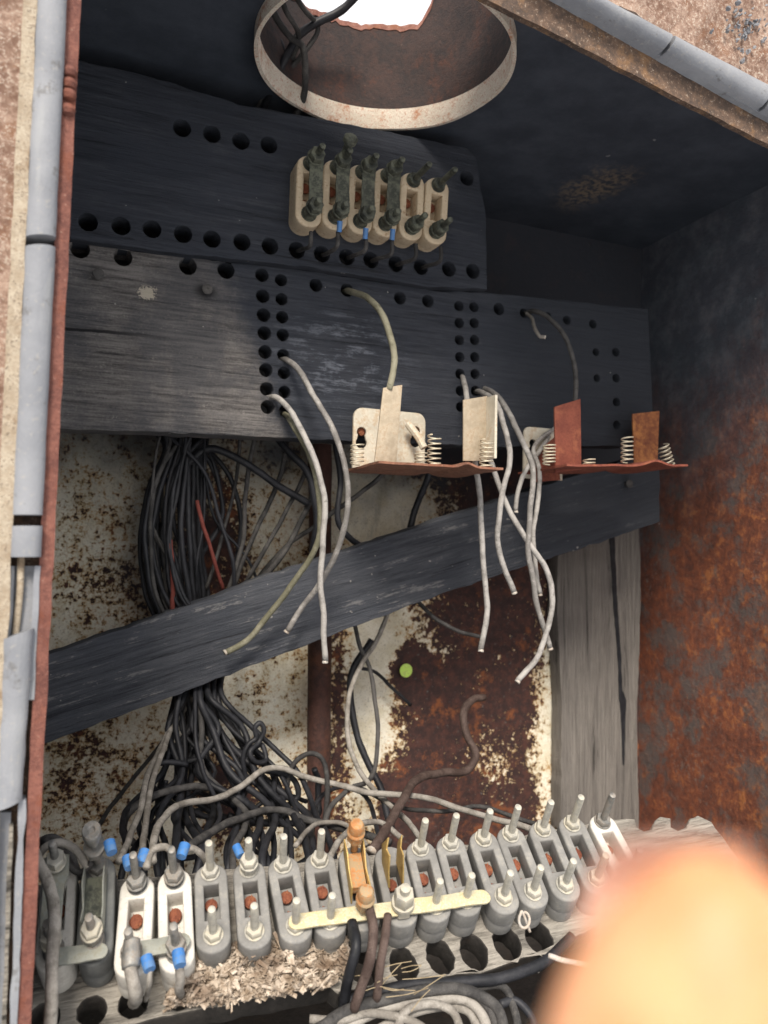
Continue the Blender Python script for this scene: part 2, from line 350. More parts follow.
def tube(pts, r, n=10, k=6, wob=0.0, seed=0, raw=False):
    p = [Vector(q) for q in pts] if raw else cr(pts, k)
    if wob: p = [q+wob*mnoise.noise_vector(q*35+Vector((seed*3.1, 0, 0)))+wob*.3*mnoise.noise_vector(q*130+Vector((seed*5.3, 0, 0))) for q in p]
    vs, fs = [], []; T0 = None; N = None
    for i, q in enumerate(p):
        T = (p[min(i+1, len(p)-1)]-p[max(i-1, 0)]).normalized()
        if N is None: N = T.orthogonal().normalized()
        else: N = (N-T*N.dot(T)).normalized()
        Bn = T.cross(N); rr = r[i*(len(r)-1)//max(1, len(p)-1)] if isinstance(r, (list, tuple)) else r
        rr *= 1+.10*mnoise.noise(q*170+Vector((seed, 0, 0))) if not raw else 1
        for j in range(n):
            a = 2*math.pi*j/n; vs.append(q+N*rr*math.cos(a)+Bn*rr*math.sin(a))
    for i in range(len(p)-1):
        for j in range(n):
            a = i*n+j; b = i*n+(j+1) % n; fs.append([a, b, b+n, a+n])
    fs.append(list(range(n))[::-1]); fs.append(list(range((len(p)-1)*n, len(p)*n)))
    return vs, fs
def box(x0, x1, y0, y1, z0, z1):
    v = [(x, y, z) for x in (x0, x1) for y in (y0, y1) for z in (z0, z1)]
    return v, [[0, 1, 3, 2], [4, 6, 7, 5], [0, 4, 5, 1], [2, 3, 7, 6], [0, 2, 6, 4], [1, 5, 7, 3]]
def lathe(prof, n=20, hexa=False, off=0):
    """prof: list of (r, z)."""
    n = 6 if hexa else n; vs, fs = [], []
    for r, z in prof:
        for j in range(n):
            a = 2*math.pi*(j+off)/n; vs.append((r*math.cos(a), r*math.sin(a), z))
    for i in range(len(prof)-1):
        for j in range(n):
            a = i*n+j; b = i*n+(j+1) % n; fs.append([a, b, b+n, a+n])
    fs.append(list(range(n))[::-1]); fs.append(list(range((len(prof)-1)*n, len(prof)*n)))
    return vs, fs
def sheet(outline, holes, depth, bevel, M4, res=2):
    """a flat plate with real holes: filled 2D curve, thick and bevelled; centred on local z=0; M4 takes it to its place"""
    cu = bpy.data.curves.new('c', 'CURVE'); cu.dimensions = '2D'; cu.fill_mode = 'BOTH'
    cu.extrude = max(depth/2-bevel, .00005); cu.bevel_depth = bevel; cu.bevel_resolution = res; cu.offset = -bevel
    for loop in [outline]+holes:
        s = cu.splines.new('POLY'); s.points.add(len(loop)-1); s.use_cyclic_u = True
        for i, p in enumerate(loop): s.points[i].co = (p[0], p[1], 0, 1)
    o = bpy.data.objects.new('c', cu); C.objects.link(o)
    bpy.context.view_layer.update()
    me = bpy.data.meshes.new_from_object(o.evaluated_get(bpy.context.evaluated_depsgraph_get()))
    b = bmesh.new(); b.from_mesh(me); bmesh.ops.remove_doubles(b, verts=b.verts, dist=1e-6)
    vf = [M4 @ v.co for v in b.verts], [[v.index for v in f.verts] for f in b.faces]
    b.verts.index_update()
    b.free(); bpy.data.objects.remove(o); bpy.data.curves.remove(cu); bpy.data.meshes.remove(me)
    return vf
def circ(cx, cy, r, n=20, sq=1.0, jit=0.0): return [(cx+r*math.cos(2*math.pi*i/n)*(1+random.uniform(-jit, jit)), cy+sq*r*math.sin(2*math.pi*i/n)*(1+random.uniform(-jit, jit))) for i in range(n)]
def rough(loop, step=.006, amp=.0007):
    out = []
    for i, a in enumerate(loop):
        a = Vector(a); b = Vector(loop[(i+1) % len(loop)]); L = (b-a).length; n = max(1, int(L/step)); nn = Vector((-(b-a).y, (b-a).x)).normalized()
        for k in range(n):
            p = a.lerp(b, k/n); d = amp*(1.4*mnoise.noise(Vector((p.x*70, p.y*70, 3)))+.9*mnoise.noise(Vector((p.x*260, p.y*260, 9))))
            out.append(tuple(p+nn*d))
    return out
FRONT = lambda Y: Matrix(((1, 0, 0, 0), (0, 0, -1, Y), (0, 1, 0, 0), (0, 0, 0, 1)))     # local (x,y,z) -> world (x, Y-z, y)
def xz(px, py, Y): p = at(px, py, Y); return (p.x, p.z)
def disp(vf, amp, fr=60):
    vf = ([Vector(v) for v in vf[0]], vf[1])
    return [v+Vector(mnoise.noise_vector(Vector(v)*fr))*amp for v in vf[0]], vf[1]
def grid(x0, x1, nx, y0, y1, ny, fn):
    vs = [fn(x0+(x1-x0)*i/nx, y0+(y1-y0)*j/ny) for i in range(nx+1) for j in range(ny+1)]
    fs = [[i*(ny+1)+j, (i+1)*(ny+1)+j, (i+1)*(ny+1)+j+1, i*(ny+1)+j+1] for i in range(nx) for j in range(ny)]
    return vs, fs
def slab(x0, x1, nx, y0, y1, ny, fn, th):
    """a dented metal sheet: fn gives its face, th (a vector) its thickness"""
    vs, fs = grid(x0, x1, nx, y0, y1, ny, fn); n = len(vs); th = Vector(th)
    vs = [Vector(v) for v in vs]; V2 = vs+[v+th for v in vs]; F2 = fs+[[i+n for i in f[::-1]] for f in fs]
    k = ny+1; rim = [i*k for i in range(nx+1)]+[nx*k+j for j in range(1, ny+1)]+[i*k+ny for i in range(nx-1, -1, -1)]+[j for j in range(ny-1, 0, -1)]
    for i in range(len(rim)): a, b = rim[i], rim[(i+1) % len(rim)]; F2.append([a, b, b+n, a+n])
    return V2, F2

# ================================================================== the cabinet
XR = .668; YB = .80; YF = .40; ZT = .400; ZB = -.345; XL = -.012
cab = empty('metal_cabinet', (XR/2, .6, ZB), 'old open rusted steel cabinet blackened by soot inside, round pipe in its roof', 'cabinet')
d2 = lambda x, z, s: .002*mnoise.noise(Vector((x*9, z*9, s)))
mk('back_wall', slab(XL, XR+.012, 50, ZB, ZT+.04, 50, lambda x, z: (x, YB+d2(x, z, 1), z), (0, .002, 0)), M['back'], cab, smooth=True)
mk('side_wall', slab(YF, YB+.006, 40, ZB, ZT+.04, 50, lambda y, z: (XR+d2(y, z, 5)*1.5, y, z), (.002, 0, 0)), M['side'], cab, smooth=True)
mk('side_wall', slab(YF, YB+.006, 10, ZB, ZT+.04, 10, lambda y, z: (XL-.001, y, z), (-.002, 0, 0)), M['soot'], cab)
# roof with the round opening
TC = Vector((.226, .562)); TR = .0985
zt = at(385, 132, TC.y+TR-.004).z
roof_z = zt+.012
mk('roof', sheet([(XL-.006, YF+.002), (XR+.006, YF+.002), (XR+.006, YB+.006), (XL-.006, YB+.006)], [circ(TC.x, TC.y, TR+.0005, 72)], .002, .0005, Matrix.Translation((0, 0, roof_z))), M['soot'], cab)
def ring(r0, r1, z0f, z1f, n=120, c=TC):
    vs, fs = [], []
    for j in range(n):
        a = 2*math.pi*j/n; ca, sa = math.cos(a), math.sin(a)
        for r, z in ((r0, z0f(a)), (r0, z1f(a)), (r1, z1f(a)), (r1, z0f(a))): vs.append((c.x+r*ca, c.y+r*sa, z))
    for j in range(n):
        a, b = j*4, ((j+1) % n)*4
        for k in range(4): fs.append([a+k, a+(k+1) % 4, b+(k+1) % 4, b+k])
    return vs, fs
def ringy(r0, r1, z0f, z1f, n=160, m=10):
    vs, fs = [], []
    for j in range(n):
        a = 2*math.pi*j/n; ca, sa = math.cos(a), math.sin(a)
        for r, rev in ((r0, 0), (r1, 1)):
            for k in range(m+1):
                t = k/m if not rev else 1-k/m; z = z0f(a)+(z1f(a)-z0f(a))*t
                rr = r+.0015*mnoise.noise(Vector((ca*3, sa*3, z*30))); vs.append((TC.x+rr*ca, TC.y+rr*sa, z))
    q = 2*(m+1)
    for j in range(n):
        a, b = j*q, ((j+1) % n)*q
        for k in range(q): fs.append([a+k, a+(k+1) % q, b+(k+1) % q, b+k])
    return vs, fs
def torn(a):
    d = min(1, max(0, (abs((a-math.radians(88)+math.pi) % (2*math.pi)-math.pi)-.62)/.34))
    d = d*d*(3-2*d)
    return roof_z+.082+.060*d+.006*mnoise.noise(Vector((a*2.2, 1, 0)))+.004*mnoise.noise(Vector((a*9, 4, 0)))+.0022*mnoise.noise(Vector((a*30, 7, 0)))
rp = mk('roof_pipe', ringy(TR+.001, TR+.0035, lambda a: zt+.0165, torn), M['pipe_in'], cab, smooth=True)
mk('pipe_collar', ring(TR-.0025, TR+.0005, lambda a: zt-.001+.0006*math.sin(a*7), lambda a: zt+.0175), M['collar'], rp, smooth=True)
mk('torn_rim', ringy(TR+.0003, TR+.0042, lambda a: torn(a)-.004-.002*mnoise.noise(Vector((a*12, 2, 2))), lambda a: torn(a)+.0008, m=2), M['torn'], rp, smooth=True)
mk('floor', box(XL, XR, .30, YB, ZB-.003, ZB), M['void'], cab)

# front frame: lips, flanges and seals follow the opening
def strip(pa, pb, wa, wb, Y0, Y1, n=60, side=(0, 0), amp=.0006, rnd=False):
    """bar between two edges given as photo lines: pa->pb one edge, wa->wb the other, from depth Y0 back to Y1"""
    vs, fs = [], []; m = 8 if rnd else 1
    for i in range(n+1):
        t = i/n
        a = at(pa[0]+(pb[0]-pa[0])*t, pa[1]+(pb[1]-pa[1])*t, Y0); b = at(wa[0]+(wb[0]-wa[0])*t, wa[1]+(wb[1]-wa[1])*t, Y0)
        j1 = Vector(mnoise.noise_vector(a*90))*amp; j2 = Vector(mnoise.noise_vector(b*90+Vector((5, 5, 5))))*amp
        a = a+j1; b = b+j2
        sec = []
        for k in range(m+1):
            u = k/m; q = a.lerp(b, u)
            if rnd: q = q+Vector((0, -(Y1-Y0)*.38*math.sin(math.pi*u)**.6, 0))
            sec.append(q)
        sec += [b+Vector((0, Y1-Y0, 0)), a+Vector((0, Y1-Y0, 0))]
        vs += sec
    q = m+3
    for i in range(n):
        for k in range(q): fs.append([i*q+k, i*q+(k+1) % q, (i+1)*q+(k+1) % q, (i+1)*q+k])
    fs.append(list(range(q))); fs.append(list(range(n*q, (n+1)*q)))
    return vs, fs
def lx(e0, e1, y): return e0+(e1-e0)*y/1000.
def vstrip(l0, l1, r0, r1, ya, yb, Y0, Y1, **k):   # left edge px at y=0 / y=1000, right edge the same
    return strip((lx(l0, l1, ya), ya), (lx(l0, l1, yb), yb), (lx(r0, r1, ya), ya), (lx(r0, r1, yb), yb), Y0, Y1, n=max(4, int(abs(yb-ya)/9)), **k)
mk('edge_lip', vstrip(66, 18, 81, 32, -140, 1120, .397, .425, amp=.0004), M['lip'], cab, smooth=True)
wl = [at(73.5-.049*y, y, .3965) for y in (72, 84, 95, 110)]
mk('weld_bead', join(*[xf(lathe([(.0006, -.0028), (.0026, -.002), (.0034, 0), (.0026, .002), (.0006, .0028)], 12), Matrix.Translation(p)) for p in wl]), M['lip'], cab, smooth=True)
mk('cream_flange_strip', vstrip(23, -26, 37, -9, -140, 1120, .392, .41, amp=.0005), M['creamflange'], cab, smooth=True)
mk('outer_flange', vstrip(-60, -110, 24.5, -24, -140, 1120, .398, .402, amp=.0008), M['flange'], cab, smooth=True)
mk('seal_channel', vstrip(34, -14, 67, 19, -140, 1120, .404, .41, amp=.0003), M['brownlip'], cab)
for (ya, yb) in ((-140, 237), (247, 515), (526, 557)):
    mk('rubber_seal', vstrip(36, -13, 67, 20, ya, yb, .393, .403, rnd=True, amp=.00025), M['gasket'], cab, smooth=True)
# torn stretch of seal: two ragged side walls and an open groove with its core showing
def torn_seal():
    parts = []
    for (l0, l1, r0, r1, a, b) in ((36, -13, 42, -7, 566, 700), (61, 14, 67, 20, 566, 700)):
        parts.append(vstrip(l0, l1, r0, r1, a, b, .396, .403, amp=.0004))
    parts.append(vstrip(36, -13, 67, 20, 566, 700, .4005, .4035, amp=.0003))
    return join(*parts)
mk('rubber_seal', torn_seal(), M['gasket'], cab, smooth=True)
mk('seal_core', tube([at(21, 556, .398), at(20, 590, .398), at(17, 620, .399), at(14, 650, .400), at(11, 690, .401)], .0016), M['creamflange'], cab, smooth=True)
mk('rubber_seal', strip((2, 640), (-6, 812), (34, 628), (22, 800), .3935, .403, n=24, rnd=True, amp=.0007), M['gasket'], cab, smooth=True)
mk('rubber_seal', strip((19, 800), (6, 1100), (26, 800), (14, 1100), .395, .403, n=30, amp=.0008), M['gasket'], cab, smooth=True)
mk('seal_strip', strip((-4, 812), (-18, 1100), (11, 812), (0, 1100), .399, .402, n=24, amp=.0006), M['gasket'], cab, smooth=True)
mk('wood_core', strip((9, 825), (-1, 1100), (13, 825), (4, 1100), .398, .403, n=20, amp=.0005), M['base'], cab, smooth=True)
# sloping top of the frame
mk('edge_lip', strip((470, -10), (820, 171), (530, -18), (820, 145), .395, .399, n=50, amp=.0006), M['brownlip'], cab, smooth=True)
mk('edge_lip', strip((545, -9), (820, 147), (560, -10), (820, 139), .391, .395, n=50, amp=.0004), M['gasket'], cab, smooth=True)
for (xa, xb) in ((530, 663), (666, 762), (765, 830)):
    f = lambda x: -14+(x-550)*(124/218.); h = lambda x: -6+(x-590)*(92/178.)
    mk('rubber_seal', strip((xa, f(xa)), (xb, f(xb)), (xa+6, h(xa+6)), (xb+6, h(xb+6)), .386, .400, n=24, rnd=True, amp=.00025), M['gasket'], cab, smooth=True)
def topface(u, v):          # u along, v up: dented outer frame
    a = at(540+u*330, -30+u*178, .394); b = a+Vector((.02, 0, .16*v)); return b+Vector((0, -.0035*mnoise.noise(b*60)-.002*mnoise.noise(b*200), 0))
mk('outer_flange', slab(0, 1, 70, 0, 1, 40, topface, (0, .003, 0)), M['flange'], cab, smooth=True)
fl = []
for i in range(60):
    c_ = at(745+random.gauss(0, 11), 28+random.gauss(0, 13), .391); s = random.uniform(.0008, .0022)
    m = Matrix.Translation(c_) @ Matrix.Rotation(random.uniform(-.9, .9), 4, 'X') @ Matrix.Rotation(random.uniform(0, 6), 4, 'Y')
    fl.append(xf(disp(lathe([(s*.3, -s*.3), (s, -s*.1), (s*.7, s*.3)], 7), s*.4, 900), m))
mk('flaking_patch', join(*fl), M['gasket'], cab)

# pipe, patch and sticker on the back
mk('conduit', tube([at(320, 445, .775), at(320, 600, .775), at(319, 740, .775), at(319, 880, .775)], .0115, 20), M['rod'], cab, smooth=True)
st = mk('sticker', xf(lathe([(.0068, 0), (.0072, .0003), (.0068, .0006)], 28), Matrix.Translation(at(406, 670.5, .7945)) @ Matrix.Rotation(math.pi/2, 4, 'X')), M['lime'], None)
tag(st, 'small round lime green sticker on the rusty back wall below the slanted plank', 'sticker')

# ================================================================== boards
def board(name, out, holes, Y, th, mat, label, cat, bev=.0006, amp=.0007, jitter=.05):
    holes = [(x, y, r-bev) for x, y, r in holes]
    o = rough([xz(x, y, Y) for x, y in out], amp=amp)
    hs = [circ(*xz(x, y, Y), r, 22, jit=jitter*.4) for x, y, r in holes]
    b = mk(name, sheet(o, hs, th, bev, FRONT(Y+th/2)), mat, None, smooth=True)
    return tag(b, label, cat)
rb = .0075; rs = .0062
up_h = [(182, 128, rb), (212, 134, rb), (241, 141, rb), (269, 145, rb), (467, 178, rb)]
up_h += [(88, 222, rb), (121, 226, rb), (152, 229, rb), (183, 234, rb), (212, 239, rb), (242, 242, rb), (270, 246, rb), (297, 250, rb), (322, 254, rb), (347, 257, rb), (371, 260, rb), (396, 264, rb), (421, 267, rb), (449, 269, rb), (473, 271, rb)]
board('upper_board', [(40, 52), (150, 76), (200, 92), (238, 104), (350, 124), (467, 148), (476, 158), (480, 182), (486, 215), (487, 289), (433, 287), (300, 266), (150, 250), (30, 232)], up_h, .642, .022, M['charU'],
      'upper charred board carrying the cream terminals, below the roof pipe', 'board')
lo_h = [(80, 249, rb), (123, 257, rb), (188, 266, rb), (226, 270, rb), (316, 285, rs), (347, 290, rs), (400, 298, rs), (428, 301, rs), (499, 309, rs), (567, 320, rs*.8), (593, 324, rs*.8)]
for i, y in enumerate((275, 296, 315, 333, 352, 370, 389, 407)): lo_h += [(262+i*.8, y, rs)]
for i, y in enumerate((280, 299, 317, 335, 355, 373, 392, 411)): lo_h += [(281+i*.6, y, rs*.93)]
for i, y in enumerate((306, 323, 340, 357, 374, 391, 407)): lo_h += [(459+i*.3, y, rs*.85)]
for i, y in enumerate((307, 323, 340, 357, 374, 391, 407)): lo_h += [(474+i*.3, y, rs*.85)]
for i, y in enumerate((352, 378, 402, 425)): lo_h += [(616+i*.3, y, rs*.8)]
lo_h += [(524, 313, rs*.8), (548, 316, rs*.7), (596, 352, rs*.7), (597, 378, rs*.7)]
board('lower_board', [(30, 235), (150, 253), (300, 269.5), (433, 290.5), (488, 292.5), (560, 300), (648, 309), (655, 446), (560, 446), (500, 447), (350, 441), (200, 434), (30, 427)], lo_h, .65, .024, M['charL'],
      'wide drilled board below the upper board, grey, worn and painted lit at its left end', 'board')
board('slanted_plank', [(30, 661), (120, 630), (221, 594), (266, 577), (360, 546), (418, 527), (499, 500), (600, 468), (660, 450), (660, 522), (580, 549), (535, 563), (433, 597), (306, 645), (171, 697), (60, 738), (30, 749)], [], .682, .024, M['plank'],
      'long charred plank slanting up to the right across the back wall', 'plank', amp=.001)
pl_ = bpy.data.objects['slanted_plank']
def arris(pts, n, seed):
    q = []
    random.seed(seed)
    for _ in range(n):
        t = random.uniform(0, len(pts)-1.01); i = int(t); u = t-i
        x = pts[i][0]+(pts[i+1][0]-pts[i][0])*u; y = pts[i][1]+(pts[i+1][1]-pts[i][1])*u; L = random.uniform(5, 26)
        sl = (pts[i+1][1]-pts[i][1])/(pts[i+1][0]-pts[i][0]); a = at(x, y, .6815); b = at(x+L, y+sl*L, .6815)
        q.append(tube([a, (a+b)/2+Vector((0, -.0004, random.uniform(-.0006, .0006))), b], [.0002, .0006, .0002], 5, k=3))
    return join(*q)
random.seed(11)
# weathered post with a split
board('wooden_post', [(559, 520), (638, 516), (641, 560), (640, 640), (637, 720), (639, 830), (561, 830), (562, 700), (557, 610)],
      [], .778, .020, M['post'], 'grey weathered upright wooden post against the back wall, behind the slanted plank', 'post')
cr_pts = [(611, 535), (613, 560), (616, 600), (619, 650), (622, 700), (624, 720), (626, 760)]
# split: dark sliver let into the face as a part
post = bpy.data.objects['wooden_post']
spl = []
L_ = [(609, 530), (613, 600), (618, 660), (619, 692), (620, 706), (621, 722), (623, 765)]; R_ = [(624, 765), (625, 722), (626, 700), (622, 690), (621, 660), (617, 600), (614, 530)]
mk('split', sheet(rough([xz(x, y, .7775) for x, y in L_+R_], .003, .0006), [], 0.0016, .0003, FRONT(.7775)), M['w_black'], post)

# ---- tilted terminal board
RX = PN.cross(Vector((0, 0, 1))).normalized() * -1
bx = Vector((1, 0, 0)); bx = (bx-PN*bx.dot(PN)).normalized(); by = PN.cross(bx)
BH = .024                      # height of a terminal body
bo = PN*(PC-BH)                # top surface of the board, below the terminal bases
BM = Matrix(((bx.x, by.x, PN.x, bo.x), (bx.y, by.y, PN.y, bo.y), (bx.z, by.z, PN.z, bo.z), (0, 0, 0, 1)))
def onB(px, py):
    p = atP(px, py, -BH); q = BM.inverted() @ p; return (q.x, q.y)
out = [(20, 1050), (100, 1032), (180, 1014), (258, 1000), (330, 986), (338, 992), (345, 990), (400, 984), (415, 986), (455, 975), (480, 974), (520, 960), (552, 948), (600, 925), (720, 880), (740, 860), (712, 822),
       (698, 815), (689, 818), (686, 827), (678, 830), (672, 827), (671, 818), (660, 816), (655, 820), (652, 829), (644, 831), (637, 827), (635, 819), (625, 818), (610, 820), (480, 842), (300, 862), (150, 876), (20, 886)]
hl = []
for (x, y) in ((44, 1018), (92, 1011), (133, 1003), (180, 995)): hl.append(circ(*onB(x, y), .0072, 20, jit=.05))
for (x, y) in ((364, 966), (404, 966), (440, 956), (474, 952), (507, 943), (539, 937)):
    hl.append(circ(*onB(x, y), .0078, 22, sq=1.3, jit=.09))
tb = mk('terminal_board', sheet(rough([onB(x, y) for x, y in out], .004, .0009), hl, .018, .0012, BM @ Matrix.Translation((0, 0, -.009))), M['base'], None, smooth=True)
tag(tb, 'weathered grey board tilted in the cabinet bottom under the lower terminals', 'board')

tb.data.materials.append(M['void']); Pin = tb.matrix_world.inverted()
for p in tb.data.polygons:
    wc = p.center+tb.location
    q = BM.inverted() @ wc
    if abs(p.normal.dot(PN)) < .8:
        for h in hl:
            hx = sum(v[0] for v in h)/len(h); hy = sum(v[1] for v in h)/len(h)
            if math.hypot(q.x-hx, q.y-hy) < .0135: p.material_index = 1
        if p.normal.dot(-by) > .6: p.material_index = 1
# ================================================================== terminals
TL, TW = .052, .0195
def stadium(L, W, n=10):
    r = W/2; h = L/2-r*.85; o = []
    for s in (1, -1):
        for i in range(n+1):
            a = math.pi*i/n; o.append((s*r*math.cos(a), s*(h+r*.85*math.sin(a))))
    return o
def ident(): return Matrix.Identity(4)
def proto(name, body_mat, studs=True, plates=False, nut='zinc', slot=True):
    r = bpy.data.objects.new(name, None); r.empty_display_size = .01; C.objects.link(r)
    sl = [[(-.0043, -.0075), (.0043, -.0075), (.0043, .0128), (-.0043, .0128)]] if slot else []
    body = sheet(stadium(TL, TW), sl, .014, .0014, Matrix.Translation((0, 0, -.007)), 3)
    base = sheet(stadium(TL-.0006, TW-.0006), [], .0105, .0006, Matrix.Translation((0, 0, -.0187)))
    b = mk('body', join(body, base), M[body_mat], r, local=True, smooth=True)
    for y, sc_ in ((.0062, 1.25), (-.0048, .8)):
        if slot:
            s = lathe([(.0030*sc_, 0), (.0030*sc_, .0012), (.0016*sc_, .0022)], 14)
            s2 = box(-.0028*sc_, .0028*sc_, -.0003, .0003, .0021, .0026)
            mk('screw', xf(join(s, s2), Matrix.Translation((-.0005, y, -.0112)) @ Matrix.Rotation(random.uniform(0, 3), 4, 'Z')), M['screw'], r, local=True, smooth=True)
    if studs:
        for y, L in ((.0200, .0285), (-.0165, .0255)):
            q = lathe([(.0023, -.001), (.0023, L-.001), (.0021, L), (.0012, L+.0004)], 14)
            sd_ = mk('stud', xf(q, Matrix.Translation((0, y, 0))), M[nut], r, local=True, smooth=True)
            nn = lathe([(.0047, .0), (.0051, .0005), (.0051, .0036), (.0046, .0042)], hexa=True, off=random.random())
            wsh = lathe([(.0056, -.0002), (.0058, .0003), (.0056, .0006)], 20)
            mk('nut', xf(join(nn, wsh), Matrix.Translation((0, y, .0003))), M[nut], r, local=True, smooth=True)
    return r
def copy_tree(o, parent=None):
    c = o.copy(); C.objects.link(c)
    if parent: c.parent = parent
    for ch in list(o.children): copy_tree(ch, c)
    return c
NZ = Vector((-.17, -.596, .785)).normalized()
def place(o, tp, bt, zdir, scale=None):
    y = (tp-bt); L = y.length; y.normalize(); z = (zdir-y*zdir.dot(y)).normalized(); x = y.cross(z)
    c = (tp+bt)/2; s = scale or max(.92, min(1.12, L/TL))
    o.matrix_world = Matrix.Translation(c) @ Matrix((x, y, z)).transposed().to_4x4() @ Matrix.Diagonal(((s, s, s, 1) if scale else (.95, max(.9, min(1.2, L/TL)), 1.0, 1)))
    return o.matrix_world.copy(), L
P_grey = proto('terminal_block', 'grey'); P_white = proto('terminal_block', 'white', nut='steel'); P_dark = proto('terminal_block', 'darkgrey', nut='steel'); P_cream = proto('terminal_block', 'cream', nut='dark')
tops = [  # top end, bottom end, proto, label
 ((60, 862), (52, 972), 'w', 'white terminal block at the far left of the lower row under a grey forked plate'),
 ((99, 851), (93, 972), 'd', 'dark grey terminal block with a tall round headed bolt, second in the lower row'),
 ((138, 874), (131, 978), 'w', 'white terminal block with blue sleeved wires, left of the white pair'),
 ((174, 868), (177, 973), 'w', 'white terminal block with one blue sleeve at its lower stud, right of the white pair'),
 ((210, 863), (214, 953), 'g', 'grey terminal block just right of the white pair in the lower row'),
 ((248, 860), (256, 949), 'g', 'grey terminal block with a nut high on its upper stud, above the wood crumbs'),
 ((281, 856), (299, 943), 'g', 'grey terminal block at the left end of the pale linking strip'),
 ((318, 851), (333, 938), 'g', 'grey terminal block just left of the orange bolts'),
 ((352, 846), (366, 931), 'g', 'grey terminal block carrying two orange corroded bolts'),
 ((387, 846), (405, 927), 'g', 'grey terminal block with a bent brass clip and a yellowed bolt'),
 ((418, 840), (439, 922), 'g', 'grey terminal block under the pale strip, just right of the brass clip'),
 ((448, 835), (470, 916), 'g', 'grey terminal block at the right end of the pale strip'),
 ((480, 830), (509, 914), 'g', 'grey terminal block first to the right of the pale strip'),
 ((507, 826), (539, 908), 'g', 'grey terminal block second to the right of the pale strip, behind the wire eyelet'),
 ((539, 821), (571, 901), 'g', 'grey terminal block third to the right of the pale strip'),
 ((568, 816), (603, 895), 'g', 'grey terminal block beside the single white one at the right'),
 ((598, 814), (637, 888), 'w', 'white terminal block at the right end of the lower row, partly behind the fingertip')]
TM = []; TO = []
used = set()
for i, (a, b, k, lab) in enumerate(tops):
    src = {'g': P_grey, 'w': P_white, 'd': P_dark}[k]
    o = src if k not in used else copy_tree(src); used.add(k)
    m, L = place(o, atP(*a), atP(*b), NZ); TM.append(m); TO.append(o)
    tag(o, lab, 'terminal', 'screw terminals in the lower row')
def child_of(o, name, vf, mat, sm=True):   # extra piece in the terminal's own coordinates
    return mk(name, vf, M[mat], o, local=True, smooth=sm)
def swap(o, kind, idx, vf, mat=None):
    cs = sorted([c for c in o.children if c.name.split('.')[0] == kind], key=lambda c: -sum(v.co.y for v in c.data.vertices)/len(c.data.vertices))
    c = cs[idx]; n = c.name; bpy.data.objects.remove(c); return mk(kind, vf, M[mat], o, local=True, smooth=True)
def hexnut(y, z0, h, r=.0052, x=0, w=True):
    q = [lathe([(r*.92, 0), (r, .0005), (r, h-.0005), (r*.92, h)], hexa=True, off=random.random())]
    if w: q.append(lathe([(r*1.06, -.0004), (r*1.1, .0), (r*1.06, .0004)], 20))
    return xf(join(*q), Matrix.Translation((x, y, z0)))
# 1: forked grey plate
fork = [(-.0060, -.014), (.0050, -.014), (.0052, .008), (.0075, .014), (.0070, .024), (.0032, .025), (.003, .017), (-.003, .017), (-.0032, .025), (-.0070, .024), (-.0072, .013), (-.0060, .008)]
child_of(TO[0], 'fork_plate', sheet(fork, [], .0015, .0003, Matrix.Translation((-.0005, 0, .0088))), 'greybar')
child_of(TO[0], 'nut', hexnut(.0195, .012, .005), 'zinc'); child_of(TO[0], 'nut', hexnut(-.0165, .010, .006), 'zinc')
# 2: knife clip and tall bolt
child_of(TO[1], 'bolt', xf(join(lathe([(.0022, 0), (.0022, .019), (.0034, .020), (.0034, .024), (.0050, .025), (.0053, .0262), (.0053, .0295), (.0048, .0305), (.0024, .0303), (.0016, .0292)], 20), lathe([(.0048, .010), (.0054, .0105), (.0054, .0145), (.0048, .015)], hexa=True), lathe([(.0060, .0155), (.0062, .016), (.0060, .0165)], 20)), Matrix.Translation((0, .0205, .004))), 'steel')
for x in (-.0062, .0050):
    child_of(TO[1], 'clip', disp(sheet([(-.012, 0), (.016, 0), (.015, .010), (.006, .013), (-.004, .009), (-.011, .011)], [], .0009, .0002, Matrix(((0, 0, 1, x), (1, 0, 0, 0), (0, 1, 0, .001), (0, 0, 0, 1)))), .0008, 200), 'greybar')
child_of(TO[1], 'clip_bridge', box(-.0055, .0045, -.0075, .012, .001, .006), 'dark', False)
child_of(TO[1], 'nut', hexnut(-.0165, .007, .005, .0054), 'steel'); child_of(TO[1], 'nut', hexnut(-.0165, .0135, .0035, .0054), 'zinc')
for k in (2, 3):
    child_of(TO[k], 'nut', hexnut(.0195, .0048, .0042, .0054), 'steel'); child_of(TO[k], 'nut', hexnut(-.0165, .006, .004, .0054), 'steel')
child_of(TO[5], 'nut', hexnut(.0195, .0075, .0045), 'zinc')
# 9: orange bolts
obolt = lambda y, z0: xf(join(lathe([(.0028, -.001), (.0028, .016)], 14), lathe([(.0056, .010), (.0064, .0105), (.0064, .016), (.0056, .0165)], hexa=True), lathe([(.0066, .0166), (.0068, .017), (.0066, .0175), (.0055, .0185), (.0058, .023), (.0045, .0250), (.0018, .0258)], 20)), Matrix.Translation((0, y, z0)) @ Matrix.Diagonal((.84, .84, 1, 1)))
child_of(TO[8], 'bolt', obolt(.0200, .006), 'orange'); child_of(TO[8], 'bolt', obolt(-.0165, -.001), 'orange')
for x in (-.0060, .0048):
    child_of(TO[8], 'clip', disp(sheet([(-.010, 0), (.021, 0), (.022, .013), (.012, .014), (.004, .010), (-.008, .012)], [], .0010, .0002, Matrix(((0, 0, 1, x), (1, 0, 0, 0), (0, 1, 0, .001), (0, 0, 0, 1)))), .0012, 180), 'brass')
child_of(TO[8], 'clip_bridge', disp(box(-.0052, .0042, -.004, .017, .0005, .006), .001, 300), 'orange', False)
